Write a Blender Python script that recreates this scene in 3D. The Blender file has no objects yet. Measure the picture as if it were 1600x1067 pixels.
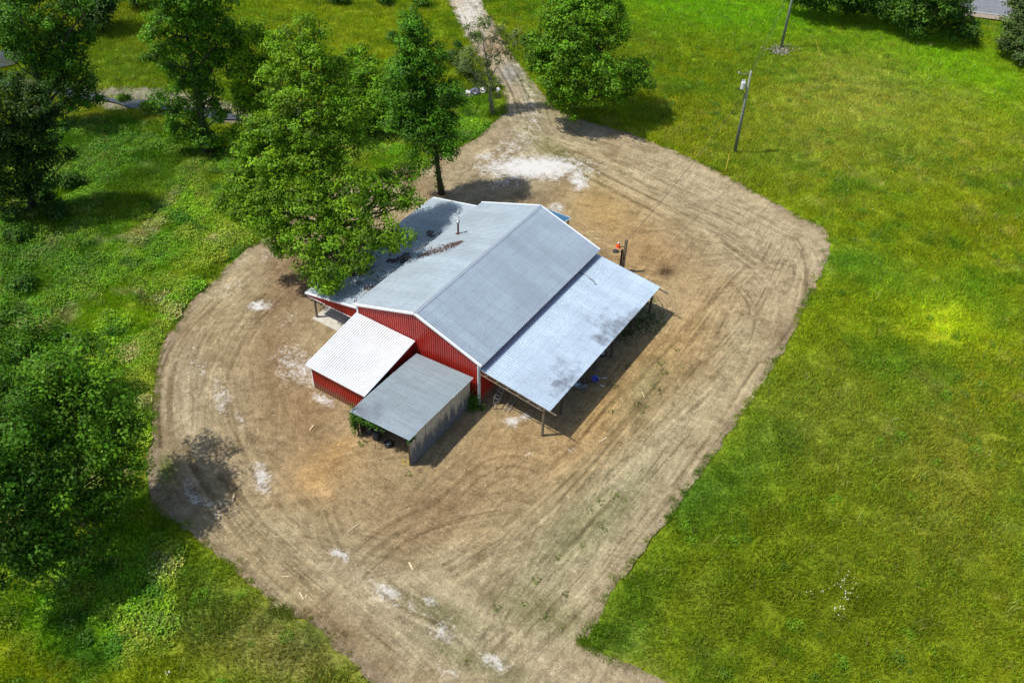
import bpy, bmesh, math, random
import numpy as np
from mathutils import Vector, Matrix
from mathutils.geometry import delaunay_2d_cdt

random.seed(7); rng = np.random.default_rng(7)
S = bpy.context.scene
COL = S.collection

# ------------------------------------------------------------------ camera, light, exposure
FPX, PITCH, ROLL, YAW = 1458.26, 0.7341, 0.0358, -0.5625
CAM = np.array([35.663, -42.237, 53.471])
cp, sp, cy, sy = math.cos(PITCH), math.sin(PITCH), math.cos(YAW), math.sin(YAW)
FW = np.array([sy*cp, cy*cp, -sp]); R0 = np.array([cy, -sy, 0.0]); U0 = np.cross(R0, FW)
RT = R0*math.cos(ROLL) + U0*math.sin(ROLL); UP = -R0*math.sin(ROLL) + U0*math.cos(ROLL)
cd = bpy.data.cameras.new('camera'); cam = bpy.data.objects.new('camera', cd); COL.objects.link(cam)
cam.matrix_world = Matrix(((RT[0], UP[0], -FW[0], CAM[0]), (RT[1], UP[1], -FW[1], CAM[1]), (RT[2], UP[2], -FW[2], CAM[2]), (0, 0, 0, 1)))
cd.sensor_width = 36; cd.lens = FPX/1600*36; cd.clip_end = 3000; cd.clip_start = 0.5
S.camera = cam

TO_SUN = Vector((-0.425, -0.364, 1.0)).normalized()
EL = math.asin(TO_SUN.z); AZ = math.atan2(TO_SUN.x, TO_SUN.y)
W = bpy.data.worlds.new('World'); S.world = W; W.use_nodes = True
wn = W.node_tree.nodes; wl = W.node_tree.links
sky = wn.new('ShaderNodeTexSky'); sky.sky_type = 'NISHITA'; sky.sun_disc = False
sky.sun_elevation = EL; sky.sun_rotation = AZ % (2*math.pi); sky.dust_density = 1.5; sky.ozone_density = 1.0
wl.new(sky.outputs[0], wn['Background'].inputs[0]); wn['Background'].inputs[1].default_value = 0.108
sd = bpy.data.lights.new('sun', 'SUN'); sd.energy = 3.75; sd.angle = math.radians(0.8); sd.color = (1.0, 0.95, 0.86)
sun = bpy.data.objects.new('sun', sd); COL.objects.link(sun)
sun.rotation_euler = TO_SUN.to_track_quat('Z', 'Y').to_euler()
S.view_settings.view_transform = 'Standard'; S.view_settings.look = 'None'
S.view_settings.exposure = 0.54; S.view_settings.gamma = 1.0

def G(x, y, z=0.0):
    """the place on the level z that the survey photo pixel shows"""
    d = FW + RT*(x-800)/FPX - UP*(y-533.5)/FPX
    t = (z-CAM[2])/d[2]
    return CAM + t*d

# ------------------------------------------------------------------ helpers
def tag(o, label=None, cat=None, group=None, kind=None):
    if label: o['label'] = label
    if cat: o['category'] = cat
    if group: o['group'] = group
    if kind: o['kind'] = kind
    return o
def thing(name, label, cat, loc=(0, 0, 0), rz=0.0, group=None):
    o = bpy.data.objects.new(name, None); COL.objects.link(o)
    o.location = loc; o.rotation_euler = (0, 0, rz)
    return tag(o, label, cat, group)
def link(name, me, mat=None, parent=None):
    o = bpy.data.objects.new(name, me); COL.objects.link(o)
    if mat and not me.materials: me.materials.append(mat)
    if parent:
        o.parent = parent
    return o
def mesh_np(name, V, F, smooth=False):
    V = np.asarray(V, np.float32); F = np.asarray(F, np.int32)
    me = bpy.data.meshes.new(name); k = F.shape[1]
    me.vertices.add(len(V)); me.vertices.foreach_set('co', V.ravel())
    me.loops.add(F.size); me.loops.foreach_set('vertex_index', F.ravel())
    me.polygons.add(len(F)); me.polygons.foreach_set('loop_start', np.arange(len(F), dtype=np.int32)*k)
    me.update(calc_edges=True)
    if smooth: me.shade_smooth()
    return me
def col_attr(me, name, C):
    a = me.attributes.new(name, 'FLOAT_COLOR', 'POINT')
    C = np.asarray(C, np.float32)
    if C.shape[1] == 3: C = np.concatenate([C, np.ones((len(C), 1), np.float32)], 1)
    a.data.foreach_set('color', C.ravel())
def flt_attr(me, name, v):
    a = me.attributes.new(name, 'FLOAT', 'POINT'); a.data.foreach_set('value', np.asarray(v, np.float32).ravel())
class MB:
    """collects boxes, bars and tubes"""
    def __init__(s): s.v = []; s.f = []
    def raw(s, V, F):
        b = len(s.v); s.v += [tuple(map(float, p)) for p in V]; s.f += [tuple(i+b for i in f) for f in F]; return s
    def box(s, a, b):
        (x0, y0, z0), (x1, y1, z1) = a, b
        return s.raw([(x0,y0,z0),(x1,y0,z0),(x1,y1,z0),(x0,y1,z0),(x0,y0,z1),(x1,y0,z1),(x1,y1,z1),(x0,y1,z1)],
            [(3,2,1,0),(4,5,6,7),(0,1,5,4),(1,2,6,5),(2,3,7,6),(3,0,4,7)])
    def bar(s, a, b, w, h, up=(0, 0, 1)):
        a = Vector(a); b = Vector(b); d = (b-a).normalized(); sx = d.cross(Vector(up)).normalized(); u = sx.cross(d)
        P = []
        for q in (a, b):
            for i, j in ((-1,-1),(1,-1),(1,1),(-1,1)): P.append(q + sx*(i*w/2) + u*(j*h/2))
        return s.raw(P, [(3,2,1,0),(4,5,6,7),(0,1,5,4),(1,2,6,5),(2,3,7,6),(3,0,4,7)])
    def tube(s, pts, rad, n=8, caps=True):
        pts = [Vector(p) for p in pts]; rad = rad if hasattr(rad, '__len__') else [rad]*len(pts)
        V = []; F = []; prev = None
        for i, p in enumerate(pts):
            d = (pts[min(i+1, len(pts)-1)] - pts[max(i-1, 0)]).normalized()
            if prev is None:
                prev = d.orthogonal().normalized()
            prev = (prev - d*prev.dot(d)).normalized(); o = d.cross(prev)
            for k in range(n):
                a = 2*math.pi*k/n; V.append(p + (prev*math.cos(a) + o*math.sin(a))*rad[i])
        for i in range(len(pts)-1):
            for k in range(n):
                F.append((i*n+k, i*n+(k+1) % n, (i+1)*n+(k+1) % n, (i+1)*n+k))
        if caps: F += [tuple(range(n-1, -1, -1)), tuple((len(pts)-1)*n+k for k in range(n))]
        return s.raw(V, F)
    def lathe(s, c, prof, n=16, axis='z'):
        V = []; F = []
        for r, z in prof:
            for k in range(n):
                a = 2*math.pi*k/n; p = (r*math.cos(a), r*math.sin(a), z)
                if axis == 'x': p = (z, r*math.cos(a), r*math.sin(a))
                if axis == 'y': p = (r*math.sin(a), z, r*math.cos(a))
                V.append((c[0]+p[0], c[1]+p[1], c[2]+p[2]))
        m = len(prof)
        for i in range(m-1):
            for k in range(n): F.append((i*n+k, i*n+(k+1) % n, (i+1)*n+(k+1) % n, (i+1)*n+k))
        F += [tuple(range(n-1, -1, -1)), tuple((m-1)*n+k for k in range(n))]
        return s.raw(V, F)
    def mesh(s, name, smooth=False):
        me = bpy.data.meshes.new(name); me.from_pydata(s.v, [], s.f); me.update()
        if smooth: me.shade_smooth()
        return me
    def build(s, name, mat, parent=None, smooth=False):
        return link(name, s.mesh(name, smooth), mat, parent)

def hash2(ix, iy, seed):
    n = (ix.astype(np.int64)*374761393 + iy.astype(np.int64)*668265263 + seed*974634777) & 0xffffffff
    n = ((n ^ (n >> 13))*1274126177) & 0xffffffff
    return ((n ^ (n >> 16)) & 0xffffff)/float(0xffffff)
def vnoise(x, y, seed=0):
    ix = np.floor(x); iy = np.floor(y); fx = x-ix; fy = y-iy
    fx = fx*fx*(3-2*fx); fy = fy*fy*(3-2*fy)
    a = hash2(ix, iy, seed); b = hash2(ix+1, iy, seed); c = hash2(ix, iy+1, seed); d = hash2(ix+1, iy+1, seed)
    return (a*(1-fx)+b*fx)*(1-fy) + (c*(1-fx)+d*fx)*fy
def fbm(x, y, s, seed=0, o=4):
    t = 0; w = 0; a = 1.0
    for k in range(o):
        t = t + a*vnoise(x/s*2**k + 17.3*k, y/s*2**k - 9.1*k, seed+k); w += a; a *= .55
    return t/w
def sstep(e0, e1, x):
    t = np.clip((x-e0)/(e1-e0), 0, 1); return t*t*(3-2*t)
def seg_dist(P, poly, closed=True):
    P = np.asarray(P)[:, :2]; poly = np.asarray(poly)[:, :2]; D = np.full(len(P), 1e9)
    n = len(poly)
    for i in range(n if closed else n-1):
        a = poly[i]; b = poly[(i+1) % n]; ab = b-a; L = ab@ab
        if L < 1e-12: continue
        t = np.clip(((P-a)@ab)/L, 0, 1); d = P-a-t[:, None]*ab
        D = np.minimum(D, np.einsum('ij,ij->i', d, d))
    return np.sqrt(D)
def lane_dist(P, poly):
    """distance to a path, but only abreast of it"""
    P = np.asarray(P)[:, :2]; poly = np.asarray(poly)[:, :2]; D = np.full(len(P), 9.0); n = len(poly)
    for i in range(n-1):
        a = poly[i]; b = poly[i+1]; ab = b-a; L = ab@ab
        if L < 1e-12: continue
        t = ((P-a)@ab)/L; ok = (t > (-.25 if i else 0)) & (t < (1.25 if i < n-2 else 1)); t = np.clip(t, 0, 1); d = P-a-t[:, None]*ab
        D = np.where(ok, np.minimum(D, np.sqrt(np.einsum('ij,ij->i', d, d))), D)
    return D
def inside(P, poly):
    P = np.asarray(P); poly = np.asarray(poly); x, y = P[:, 0], P[:, 1]; r = np.zeros(len(P), bool)
    n = len(poly)
    for i in range(n):
        x0, y0 = poly[i][:2]; x1, y1 = poly[(i+1) % n][:2]
        if y0 == y1: continue
        c = ((y0 > y) != (y1 > y)) & (x < (x1-x0)*(y-y0)/(y1-y0)+x0); r ^= c
    return r
def smoothline(pts, closed=False, it=2):
    pts = np.asarray(pts, float)
    for _ in range(it):
        q = []
        n = len(pts)
        for i in range(n if closed else n-1):
            a = pts[i]; b = pts[(i+1) % n]; q += [a*.75+b*.25, a*.25+b*.75]
        if not closed: q = [pts[0]] + q + [pts[-1]]
        pts = np.array(q)
    return pts
def blob(X, Y, px, py, rx, ry=None, rot=0.0, soft=1.0):
    """soft mark on the ground seen round pixel (px,py), radii in photo pixels"""
    c = G(px, py); ex = G(px+1, py)-c; ey = G(px, py-1)-c
    ry = ry or rx
    M = np.array([[ex[0], ey[0]], [ex[1], ey[1]]]); inv = np.linalg.inv(M)
    dx = X-c[0]; dy = Y-c[1]
    u = inv[0, 0]*dx+inv[0, 1]*dy; v = inv[1, 0]*dx+inv[1, 1]*dy
    cr, sr = math.cos(rot), math.sin(rot)
    a = (u*cr+v*sr)/rx; b = (-u*sr+v*cr)/ry
    return np.exp(-(a*a+b*b)*soft)

# ------------------------------------------------------------------ materials
MATS = {}
def newmat(name):
    m = bpy.data.materials.new(name); m.use_nodes = True; nt = m.node_tree
    b = nt.nodes['Principled BSDF']; MATS[name] = m
    return m, nt, b
def nd(nt, t, **k):
    n = nt.nodes.new(t)
    for a, v in k.items(): setattr(n, a, v)
    return n
def noise(nt, scale, detail=4, vec=None, rough=.6):
    n = nd(nt, 'ShaderNodeTexNoise'); n.inputs['Scale'].default_value = scale; n.inputs['Detail'].default_value = detail
    n.inputs['Roughness'].default_value = rough
    if vec: nt.links.new(vec, n.inputs['Vector'])
    return n
def ramp(nt, fac, stops):
    r = nd(nt, 'ShaderNodeValToRGB'); e = r.color_ramp.elements
    while len(e) < len(stops): e.new(.5)
    for i, (p, c) in enumerate(stops):
        e[i].position = p; e[i].color = (*c, 1) if len(c) == 3 else c
    nt.links.new(fac, r.inputs[0]); return r
def mix(nt, a, b, fac, mode='MIX'):
    n = nd(nt, 'ShaderNodeMix', data_type='RGBA', blend_type=mode)
    for s, v in ((n.inputs[0], fac), (n.inputs[6], a), (n.inputs[7], b)):
        if hasattr(v, 'links'): nt.links.new(v, s)
        elif isinstance(v, (int, float)): s.default_value = v
        else: s.default_value = (*v, 1)
    return n.outputs[2]
def bump(nt, h, strength, dist, b):
    n = nd(nt, 'ShaderNodeBump'); n.inputs['Strength'].default_value = strength; n.inputs['Distance'].default_value = dist
    nt.links.new(h, n.inputs['Height']); nt.links.new(n.outputs[0], b.inputs['Normal'])
def mapping(nt, sc, src='Object'):
    tc = nd(nt, 'ShaderNodeTexCoord'); mp = nd(nt, 'ShaderNodeMapping'); mp.inputs['Scale'].default_value = sc
    nt.links.new(tc.outputs[src], mp.inputs[0]); return mp.outputs[0]
def geopos(nt, sc=None):
    g = nd(nt, 'ShaderNodeNewGeometry').outputs['Position']
    if sc is None: return g
    mp = nd(nt, 'ShaderNodeMapping'); mp.inputs['Scale'].default_value = sc; nt.links.new(g, mp.inputs[0]); return mp.outputs[0]

def plain(name, c, rough=.7, metal=0., var=.25, scale=6, bmp=0.0):
    m, nt, b = newmat(name)
    n = noise(nt, scale, 5, geopos(nt))
    lo = tuple(x*(1-var) for x in c); hi = tuple(min(1, x*(1+var)) for x in c)
    r = ramp(nt, n.outputs[0], [(.3, lo), (.7, hi)])
    nt.links.new(r.outputs[0], b.inputs['Base Color']); b.inputs['Roughness'].default_value = rough; b.inputs['Metallic'].default_value = metal
    if bmp: bump(nt, n.outputs[0], bmp, .02, b)
    return m

def metal_roof(name, c, metal, rough, stain=(.2, .19, .18), amount=.25, across='y', spots=(), pan=.86):
    m, nt, b = newmat(name)
    P = geopos(nt)
    big = noise(nt, .35, 4, P); fine = noise(nt, 3.0, 5, P)
    st = noise(nt, 1.0, 5, geopos(nt, (.5, 5, .5) if across == 'y' else (5, .5, .5)))
    oi = nd(nt, 'ShaderNodeObjectInfo')
    base = ramp(nt, oi.outputs['Random'], [(0, tuple(x*.94 for x in c)), (1, tuple(min(1, x*1.05) for x in c))])
    k = mix(nt, base.outputs[0], stain, ramp(nt, st.outputs[0], [(.45, (0, 0, 0)), (.85, (amount,)*3)]).outputs[0])
    k = mix(nt, k, tuple(x*.75 for x in c), ramp(nt, big.outputs[0], [(.42, (0, 0, 0)), (.7, (.55,)*3)]).outputs[0])
    k = mix(nt, k, tuple(x*.6 for x in stain), ramp(nt, fine.outputs[0], [(.62, (0, 0, 0)), (.8, (amount*1.3,)*3)]).outputs[0])
    rb = nd(nt, 'ShaderNodeAttribute', attribute_type='GEOMETRY', attribute_name='rib')      # rib tops lightened, pans darkened: rib shading put into the colour
    k = mix(nt, k, ramp(nt, rb.outputs['Fac'], [(.2, (pan,)*3), (.9, (1.22,)*3)]).outputs[0], 1.0, 'MULTIPLY')
    dn = nd(nt, 'ShaderNodeAttribute', attribute_type='GEOMETRY', attribute_name='down'); fr = nd(nt, 'ShaderNodeMath', operation='PINGPONG'); nt.links.new(dn.outputs['Fac'], fr.inputs[0]); fr.inputs[1].default_value = .45
    k = mix(nt, k, (.86, .86, .88), ramp(nt, fr.outputs[0], [(.02, (.6,)*3), (.06, (0, 0, 0))]).outputs[0], 'MULTIPLY')      # screw lines over the purlins
    for (px, py, pz, rad) in spots:                     # blotchy dark bluish smudges low on the sheets
        q = G(px, py, pz); vm = nd(nt, 'ShaderNodeVectorMath', operation='DISTANCE'); nt.links.new(P, vm.inputs[0]); vm.inputs[1].default_value = tuple(q)
        m1 = nd(nt, 'ShaderNodeMath', operation='MULTIPLY_ADD'); bl_ = noise(nt, 1.1, 6, P, .7); nt.links.new(bl_.outputs[0], m1.inputs[0]); m1.inputs[1].default_value = 1.5; m1.inputs[2].default_value = -.1
        m2 = nd(nt, 'ShaderNodeMath', operation='MULTIPLY_ADD'); nt.links.new(vm.outputs['Value'], m2.inputs[0]); m2.inputs[1].default_value = .55/rad; nt.links.new(m1.outputs[0], m2.inputs[2])
        k = mix(nt, k, (.13, .14, .17), ramp(nt, m2.outputs[0], [(.55, (.62,)*3), (1.0, (0, 0, 0))]).outputs[0])
    nt.links.new(k, b.inputs['Base Color']); b.inputs['Metallic'].default_value = metal
    rr = ramp(nt, fine.outputs[0], [(.3, (rough-.06,)*3), (.7, (rough+.1,)*3)]); nt.links.new(rr.outputs[0], b.inputs['Roughness'])
    bump(nt, big.outputs[0], .25, .05, b)
    return m
M_ROOFL = metal_roof('galvanised_weathered', (.50, .58, .64), .45, .38)
M_ROOFR = metal_roof('galvanised_roof', (.45, .53, .60), .5, .38)
M_LEAN = metal_roof('galvanised_bright', (.55, .65, .74), .5, .38, amount=.2, spots=((962, 508, 3.5, 3.2), (985, 497, 3.4, 2.4), (945, 530, 3.4, 2.0), (893, 585, 3.5, 2.8), (878, 603, 3.3, 2.0)))
M_WHITE = metal_roof('new_pale_metal', (.62, .64, .66), .2, .42, amount=.10, across='x', pan=.97)
M_OLD = metal_roof('old_grey_tin', (.27, .33, .365), .35, .5, stain=(.12, .12, .12), amount=.55, spots=((578, 645, 2.8, 2.2), (560, 640, 2.8, 1.5),))
M_TRIM = plain('white_trim', (.72, .75, .78), .45, .1, .06)
M_GTRIM = plain('grey_ridge_metal', (.42, .47, .52), .4, .5, .12)
M_BLUETIN = metal_roof('blue_tin', (.10, .25, .42), .2, .4, amount=.1)  # blue base colour for the awning sheets
def redmat():
    m, nt, b = newmat('red_painted_metal')
    oi = nd(nt, 'ShaderNodeObjectInfo'); n = noise(nt, 1.2, 5, geopos(nt, (1, 1, .4)))
    a = ramp(nt, oi.outputs['Random'], [(0, (.36, .022, .014)), (1, (.43, .030, .018))])
    k = mix(nt, a.outputs[0], (.26, .03, .02), ramp(nt, n.outputs[0], [(.5, (0, 0, 0)), (.75, (.6,)*3)]).outputs[0])
    sep = nd(nt, 'ShaderNodeSeparateXYZ'); nt.links.new(geopos(nt), sep.inputs[0]); sp = noise(nt, 2.5, 4, geopos(nt)); mz = nd(nt, 'ShaderNodeMath', operation='MULTIPLY_ADD'); nt.links.new(sp.outputs[0], mz.inputs[0]); mz.inputs[1].default_value = -1.1; nt.links.new(sep.outputs[2], mz.inputs[2])
    k = mix(nt, k, (.22, .13, .08), ramp(nt, mz.outputs[0], [(0, (.75,)*3), (.25, (0, 0, 0))]).outputs[0])
    rb = nd(nt, 'ShaderNodeAttribute', attribute_type='GEOMETRY', attribute_name='rib'); k = mix(nt, k, ramp(nt, rb.outputs['Fac'], [(.2, (.84,)*3), (.9, (1.2,)*3)]).outputs[0], 1.0, 'MULTIPLY')  # red lightened on ribs, darkened between: relief shading put into the colour
    nt.links.new(k, b.inputs['Base Color']); b.inputs['Roughness'].default_value = .38
    return m
M_RED = redmat()
def shedwall():
    m, nt, b = newmat('rusting_shed_tin')
    P = geopos(nt); sep = nd(nt, 'ShaderNodeSeparateXYZ'); nt.links.new(P, sep.inputs[0])
    n = noise(nt, 1.0, 5, geopos(nt, (.8, 3.0, .28))); n2 = noise(nt, 5, 4, P)
    ad = nd(nt, 'ShaderNodeMath', operation='MULTIPLY_ADD'); ad.inputs[1].default_value = -5.2; nt.links.new(n.outputs[0], ad.inputs[0]); nt.links.new(sep.outputs[2], ad.inputs[2])
    r = ramp(nt, ad.outputs[0], [(0, (.92,)*3), (.75, (0, 0, 0))])
    ad2 = nd(nt, 'ShaderNodeMath', operation='ADD'); ad2.inputs[1].default_value = 1.38; nt.links.new(ad.outputs[0], ad2.inputs[0]); nt.links.new(ad2.outputs[0], r.inputs[0])
    pale = ramp(nt, n2.outputs[0], [(.3, (.38, .34, .27)), (.7, (.58, .52, .42))])
    dark = ramp(nt, n2.outputs[0], [(.3, (.045, .052, .068)), (.7, (.17, .18, .20))])
    k = mix(nt, pale.outputs[0], dark.outputs[0], r.outputs[0])
    nt.links.new(k, b.inputs['Base Color']); b.inputs['Roughness'].default_value = .7; b.inputs['Metallic'].default_value = .1
    return m
M_SHEDWALL = shedwall()
M_WOOD = plain('weathered_post_wood', (.16, .125, .085), .85, 0, .35, 9)
M_DARKWOOD = plain('dark_timber', (.07, .05, .035), .9, 0, .4, 6)
M_POLE = plain('treated_pole_wood', (.17, .20, .15), .8, 0, .25, 5)
M_PLANK = plain('pale_broken_board', (.50, .40, .26), .85, 0, .3, 8)
M_CONC = plain('porch_concrete', (.42, .40, .34), .85, 0, .15, 3)
M_RUSTPIPE = plain('rusty_flue_pipe', (.10, .045, .03), .7, .3, .4, 12)
M_STEEL = plain('galvanised_gate_steel', (.35, .37, .38), .45, .7, .2, 8)
M_BLACK = plain('black_rubber', (.02, .02, .022), .6, 0, .3, 8)
M_BLUE = plain('blue_plastic', (.05, .08, .45), .4, 0, .2, 5)
M_CHARCOAL = plain('charcoal_barrel_paint', (.035, .04, .055), .5, .2, .3, 5)
M_GREY = plain('grey_transformer_paint', (.62, .64, .66), .4, .2, .08, 5)
M_YELLOW = plain('yellow_plastic', (.55, .42, .05), .5, 0, .15, 5)
M_ORANGE = plain('orange_red_enamel', (.75, .10, .02), .4, 0, .2, 20)
M_ROCKW = plain('white_stone', (.52, .52, .51), .8, 0, .15, 4, .6)
M_ROCKD = plain('dark_wet_stone', (.09, .10, .13), .5, 0, .4, 4, .6)
M_WIRE = plain('dark_cable', (.03, .03, .03), .6)
M_ASPH = plain('road_asphalt', (.15, .155, .17), .8, 0, .2, 2)
M_LINE = plain('faded_road_line', (.5, .5, .45), .8, 0, .2, 3)
M_DEADLEAF = plain('dead_leaves', (.075, .035, .022), .9, 0, .5, 14)
def barkmat(name, c):
    m, nt, b = newmat(name)
    n = noise(nt, 2.0, 6, geopos(nt, (3, 3, .6)))
    r = ramp(nt, n.outputs[0], [(.3, tuple(x*.5 for x in c)), (.7, tuple(x*1.4 for x in c))])
    nt.links.new(r.outputs[0], b.inputs['Base Color']); b.inputs['Roughness'].default_value = .95
    bump(nt, n.outputs[0], .7, .05, b); return m
M_BARK = barkmat('brown_bark', (.05, .042, .03)); M_BARKG = barkmat('grey_bark', (.20, .19, .16))

def leafmat(name, attr_type, trans=.35):
    m, nt, b = newmat(name)
    at = nd(nt, 'ShaderNodeAttribute', attribute_type=attr_type, attribute_name='tint')
    c = at.outputs['Color']
    if attr_type == 'INSTANCER':
        a2 = nd(nt, 'ShaderNodeAttribute', attribute_type='GEOMETRY', attribute_name='shade')
        c = mix(nt, c, a2.outputs['Color'], 1.0, 'MULTIPLY')
    nt.links.new(c, b.inputs['Base Color']); b.inputs['Roughness'].default_value = .6
    b.inputs['Specular IOR Level'].default_value = .25
    t = nd(nt, 'ShaderNodeBsdfTranslucent')
    tc = mix(nt, c, (1.35, 1.25, .4), 1.0, 'MULTIPLY'); nt.links.new(tc, t.inputs['Color'])
    ms = nd(nt, 'ShaderNodeMixShader'); ms.inputs[0].default_value = trans
    nt.links.new(b.outputs[0], ms.inputs[1]); nt.links.new(t.outputs[0], ms.inputs[2])
    nt.links.new(ms.outputs[0], nt.nodes['Material Output'].inputs[0])
    return m
M_LEAF = leafmat('tree_leaves', 'GEOMETRY', .38)
M_GRASS = leafmat('meadow_blades', 'INSTANCER', .3)

def groundmat():
    m, nt, b = newmat('meadow_soil')
    at = nd(nt, 'ShaderNodeAttribute', attribute_type='GEOMETRY', attribute_name='tint')
    n = noise(nt, 2.5, 6, geopos(nt)); n2 = noise(nt, .03, 3, geopos(nt))
    r = ramp(nt, n.outputs[0], [(.3, (.55, .55, .5)), (.7, (1.2, 1.15, 1.0))])
    k = mix(nt, at.outputs['Color'], r.outputs[0], 1.0, 'MULTIPLY')
    nt.links.new(k, b.inputs['Base Color']); b.inputs['Roughness'].default_value = .95
    b.inputs['Specular IOR Level'].default_value = .1
    bump(nt, n.outputs[0], .8, .15, b); return m
M_GROUND = groundmat()
def mapping_add(nt, P, off):
    v = nd(nt, 'ShaderNodeVectorMath', operation='ADD'); nt.links.new(P, v.inputs[0]); v.inputs[1].default_value = (off, off*.7, 0); return v.outputs[0]
def dirtmat():
    m, nt, b = newmat('graded_dirt')
    A = lambda n: nd(nt, 'ShaderNodeAttribute', attribute_type='GEOMETRY', attribute_name=n)
    P = geopos(nt); sep = nd(nt, 'ShaderNodeSeparateXYZ'); nt.links.new(P, sep.inputs[0])
    e = A('edge').outputs['Fac']; al = A('along').outputs['Fac']
    cv = nd(nt, 'ShaderNodeCombineXYZ')
    def mul(v, k):
        q = nd(nt, 'ShaderNodeMath', operation='MULTIPLY'); nt.links.new(v, q.inputs[0]); q.inputs[1].default_value = k; return q.outputs[0]
    nt.links.new(mul(e, 3.2), cv.inputs[0]); nt.links.new(mul(al, .16), cv.inputs[1])
    tr = noise(nt, 1.0, 5, cv.outputs[0], .65)
    fine = noise(nt, 4.2, 7, P, .78); mid = noise(nt, 1.3, 5, P, .65); grit = noise(nt, 11, 5, P, .75)
    k = A('tint').outputs['Color']
    wt = A('wt').outputs['Fac']                       # how strongly tyre marks show here
    lines = ramp(nt, tr.outputs[0], [(.30, (.62, .60, .56)), (.5, (1, 1, 1)), (.72, (1.18, 1.18, 1.18))])
    brk = noise(nt, .22, 3, P); bf = ramp(nt, brk.outputs[0], [(.40, (0, 0, 0)), (.60, (1, 1, 1))])
    wtb = nd(nt, 'ShaderNodeMath', operation='MULTIPLY'); nt.links.new(wt, wtb.inputs[0]); nt.links.new(bf.outputs[0], wtb.inputs[1])
    k = mix(nt, k, lines.outputs[0], wtb.outputs[0], 'MULTIPLY')
    # wheel marks that run with the barn on its right, and crossing scrapes elsewhere
    for ang, sc_, lo_, hi_, off in ((0.10, 2.6, .46, .60, 3.1), (-.75, 2.2, .50, .62, 9.7), (1.9, 2.8, .54, .64, 17.)):
        mp = nd(nt, 'ShaderNodeMapping'); mp.vector_type = 'TEXTURE'; mp.inputs['Rotation'].default_value = (0, 0, ang); mp.inputs['Scale'].default_value = (1/sc_, 1/(sc_*.07), 1); mp.inputs['Location'].default_value = (off, 0, 0)
        wr = noise(nt, .12, 2, P); wv = nd(nt, 'ShaderNodeVectorMath', operation='MULTIPLY_ADD'); nt.links.new(wr.outputs['Color'], wv.inputs[0]); wv.inputs[1].default_value = (2.2, 2.2, 0); nt.links.new(P, wv.inputs[2])
        nt.links.new(wv.outputs[0], mp.inputs[0]); t2 = noise(nt, 1.0, 4, mp.outputs[0], .6)
        b2 = noise(nt, .13, 2, mapping_add(nt, P, off)); bf2 = ramp(nt, b2.outputs[0], [(lo_, (0, 0, 0)), (hi_, (.9,)*3)])
        k = mix(nt, k, ramp(nt, t2.outputs[0], [(.33, (.74, .73, .70)), (.5, (1, 1, 1)), (.7, (1.16, 1.15, 1.13))]).outputs[0], bf2.outputs[0], 'MULTIPLY')
    # pairs of wheel tracks, from the distance to each vehicle's path
    td = A('track').outputs['Fac']; tn = noise(nt, 1.5, 4, P); ta = nd(nt, 'ShaderNodeMath', operation='MULTIPLY_ADD'); nt.links.new(tn.outputs[0], ta.inputs[0]); ta.inputs[1].default_value = .5; nt.links.new(td, ta.inputs[2])
    tl = ramp(nt, ta.outputs[0], [(.0, (0, 0, 0)), (.90/2, (0, 0, 0)), (1.0/2, (1, 1, 1)), (1.22/2, (1, 1, 1)), (1.3/2, (0, 0, 0))])
    half = nd(nt, 'ShaderNodeMath', operation='MULTIPLY'); half.inputs[1].default_value = .5; nt.links.new(ta.outputs[0], half.inputs[0]); nt.links.new(half.outputs[0], tl.inputs[0])
    tb_ = noise(nt, .6, 5, P); tbf = ramp(nt, tb_.outputs[0], [(.38, (0, 0, 0)), (.62, (1, 1, 1))])
    tm = mix(nt, tl.outputs[0], (0, 0, 0), 0.0); tm2 = nd(nt, 'ShaderNodeMath', operation='MULTIPLY'); nt.links.new(tm, tm2.inputs[0]); nt.links.new(tbf.outputs[0], tm2.inputs[1])
    k = mix(nt, k, (.72, .70, .66), tm2.outputs[0], 'MULTIPLY')
    # graded streaks that run along the vehicle paths
    cs = nd(nt, 'ShaderNodeCombineXYZ'); nt.links.new(mul(A('lane').outputs['Fac'], 3.0), cs.inputs[0]); nt.links.new(mul(sep.outputs[0], .10), cs.inputs[1]); nt.links.new(mul(sep.outputs[1], .10), cs.inputs[2])
    ns = noise(nt, 1.0, 4, cs.outputs[0], .6)
    fade = nd(nt, 'ShaderNodeMapRange'); fade.inputs[1].default_value = 1.0; fade.inputs[2].default_value = 3.6; fade.inputs[3].default_value = .95; fade.inputs[4].default_value = 0; nt.links.new(td, fade.inputs[0])
    k = mix(nt, k, ramp(nt, ns.outputs[0], [(.34, (.58, .55, .50)), (.47, (.95, .94, .92)), (.56, (1.05, 1.05, 1.05)), (.68, (1.30, 1.30, 1.28))]).outputs[0], fade.outputs[0], 'MULTIPLY')
    mo = nd(nt, 'ShaderNodeMapping'); mo.vector_type = 'TEXTURE'; mo.inputs['Rotation'].default_value = (0, 0, .06); mo.inputs['Scale'].default_value = (.30, 2.0, 1); nt.links.new(P, mo.inputs[0])
    no = noise(nt, 1.0, 5, mo.outputs[0], .7); so = nd(nt, 'ShaderNodeMath', operation='MULTIPLY'); nt.links.new(ramp(nt, no.outputs[0], [(.50, (0, 0, 0)), (.62, (1, 1, 1))]).outputs[0], so.inputs[0]); nt.links.new(A('olive').outputs['Fac'], so.inputs[1])
    k = mix(nt, k, (.135, .125, .065), so.outputs[0])
    blot = noise(nt, .45, 6, P, .7)
    k = mix(nt, k, ramp(nt, blot.outputs[0], [(.34, (.70, .66, .60)), (.5, (1, 1, 1)), (.68, (1.2, 1.2, 1.2))]).outputs[0], .85, 'MULTIPLY')
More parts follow.
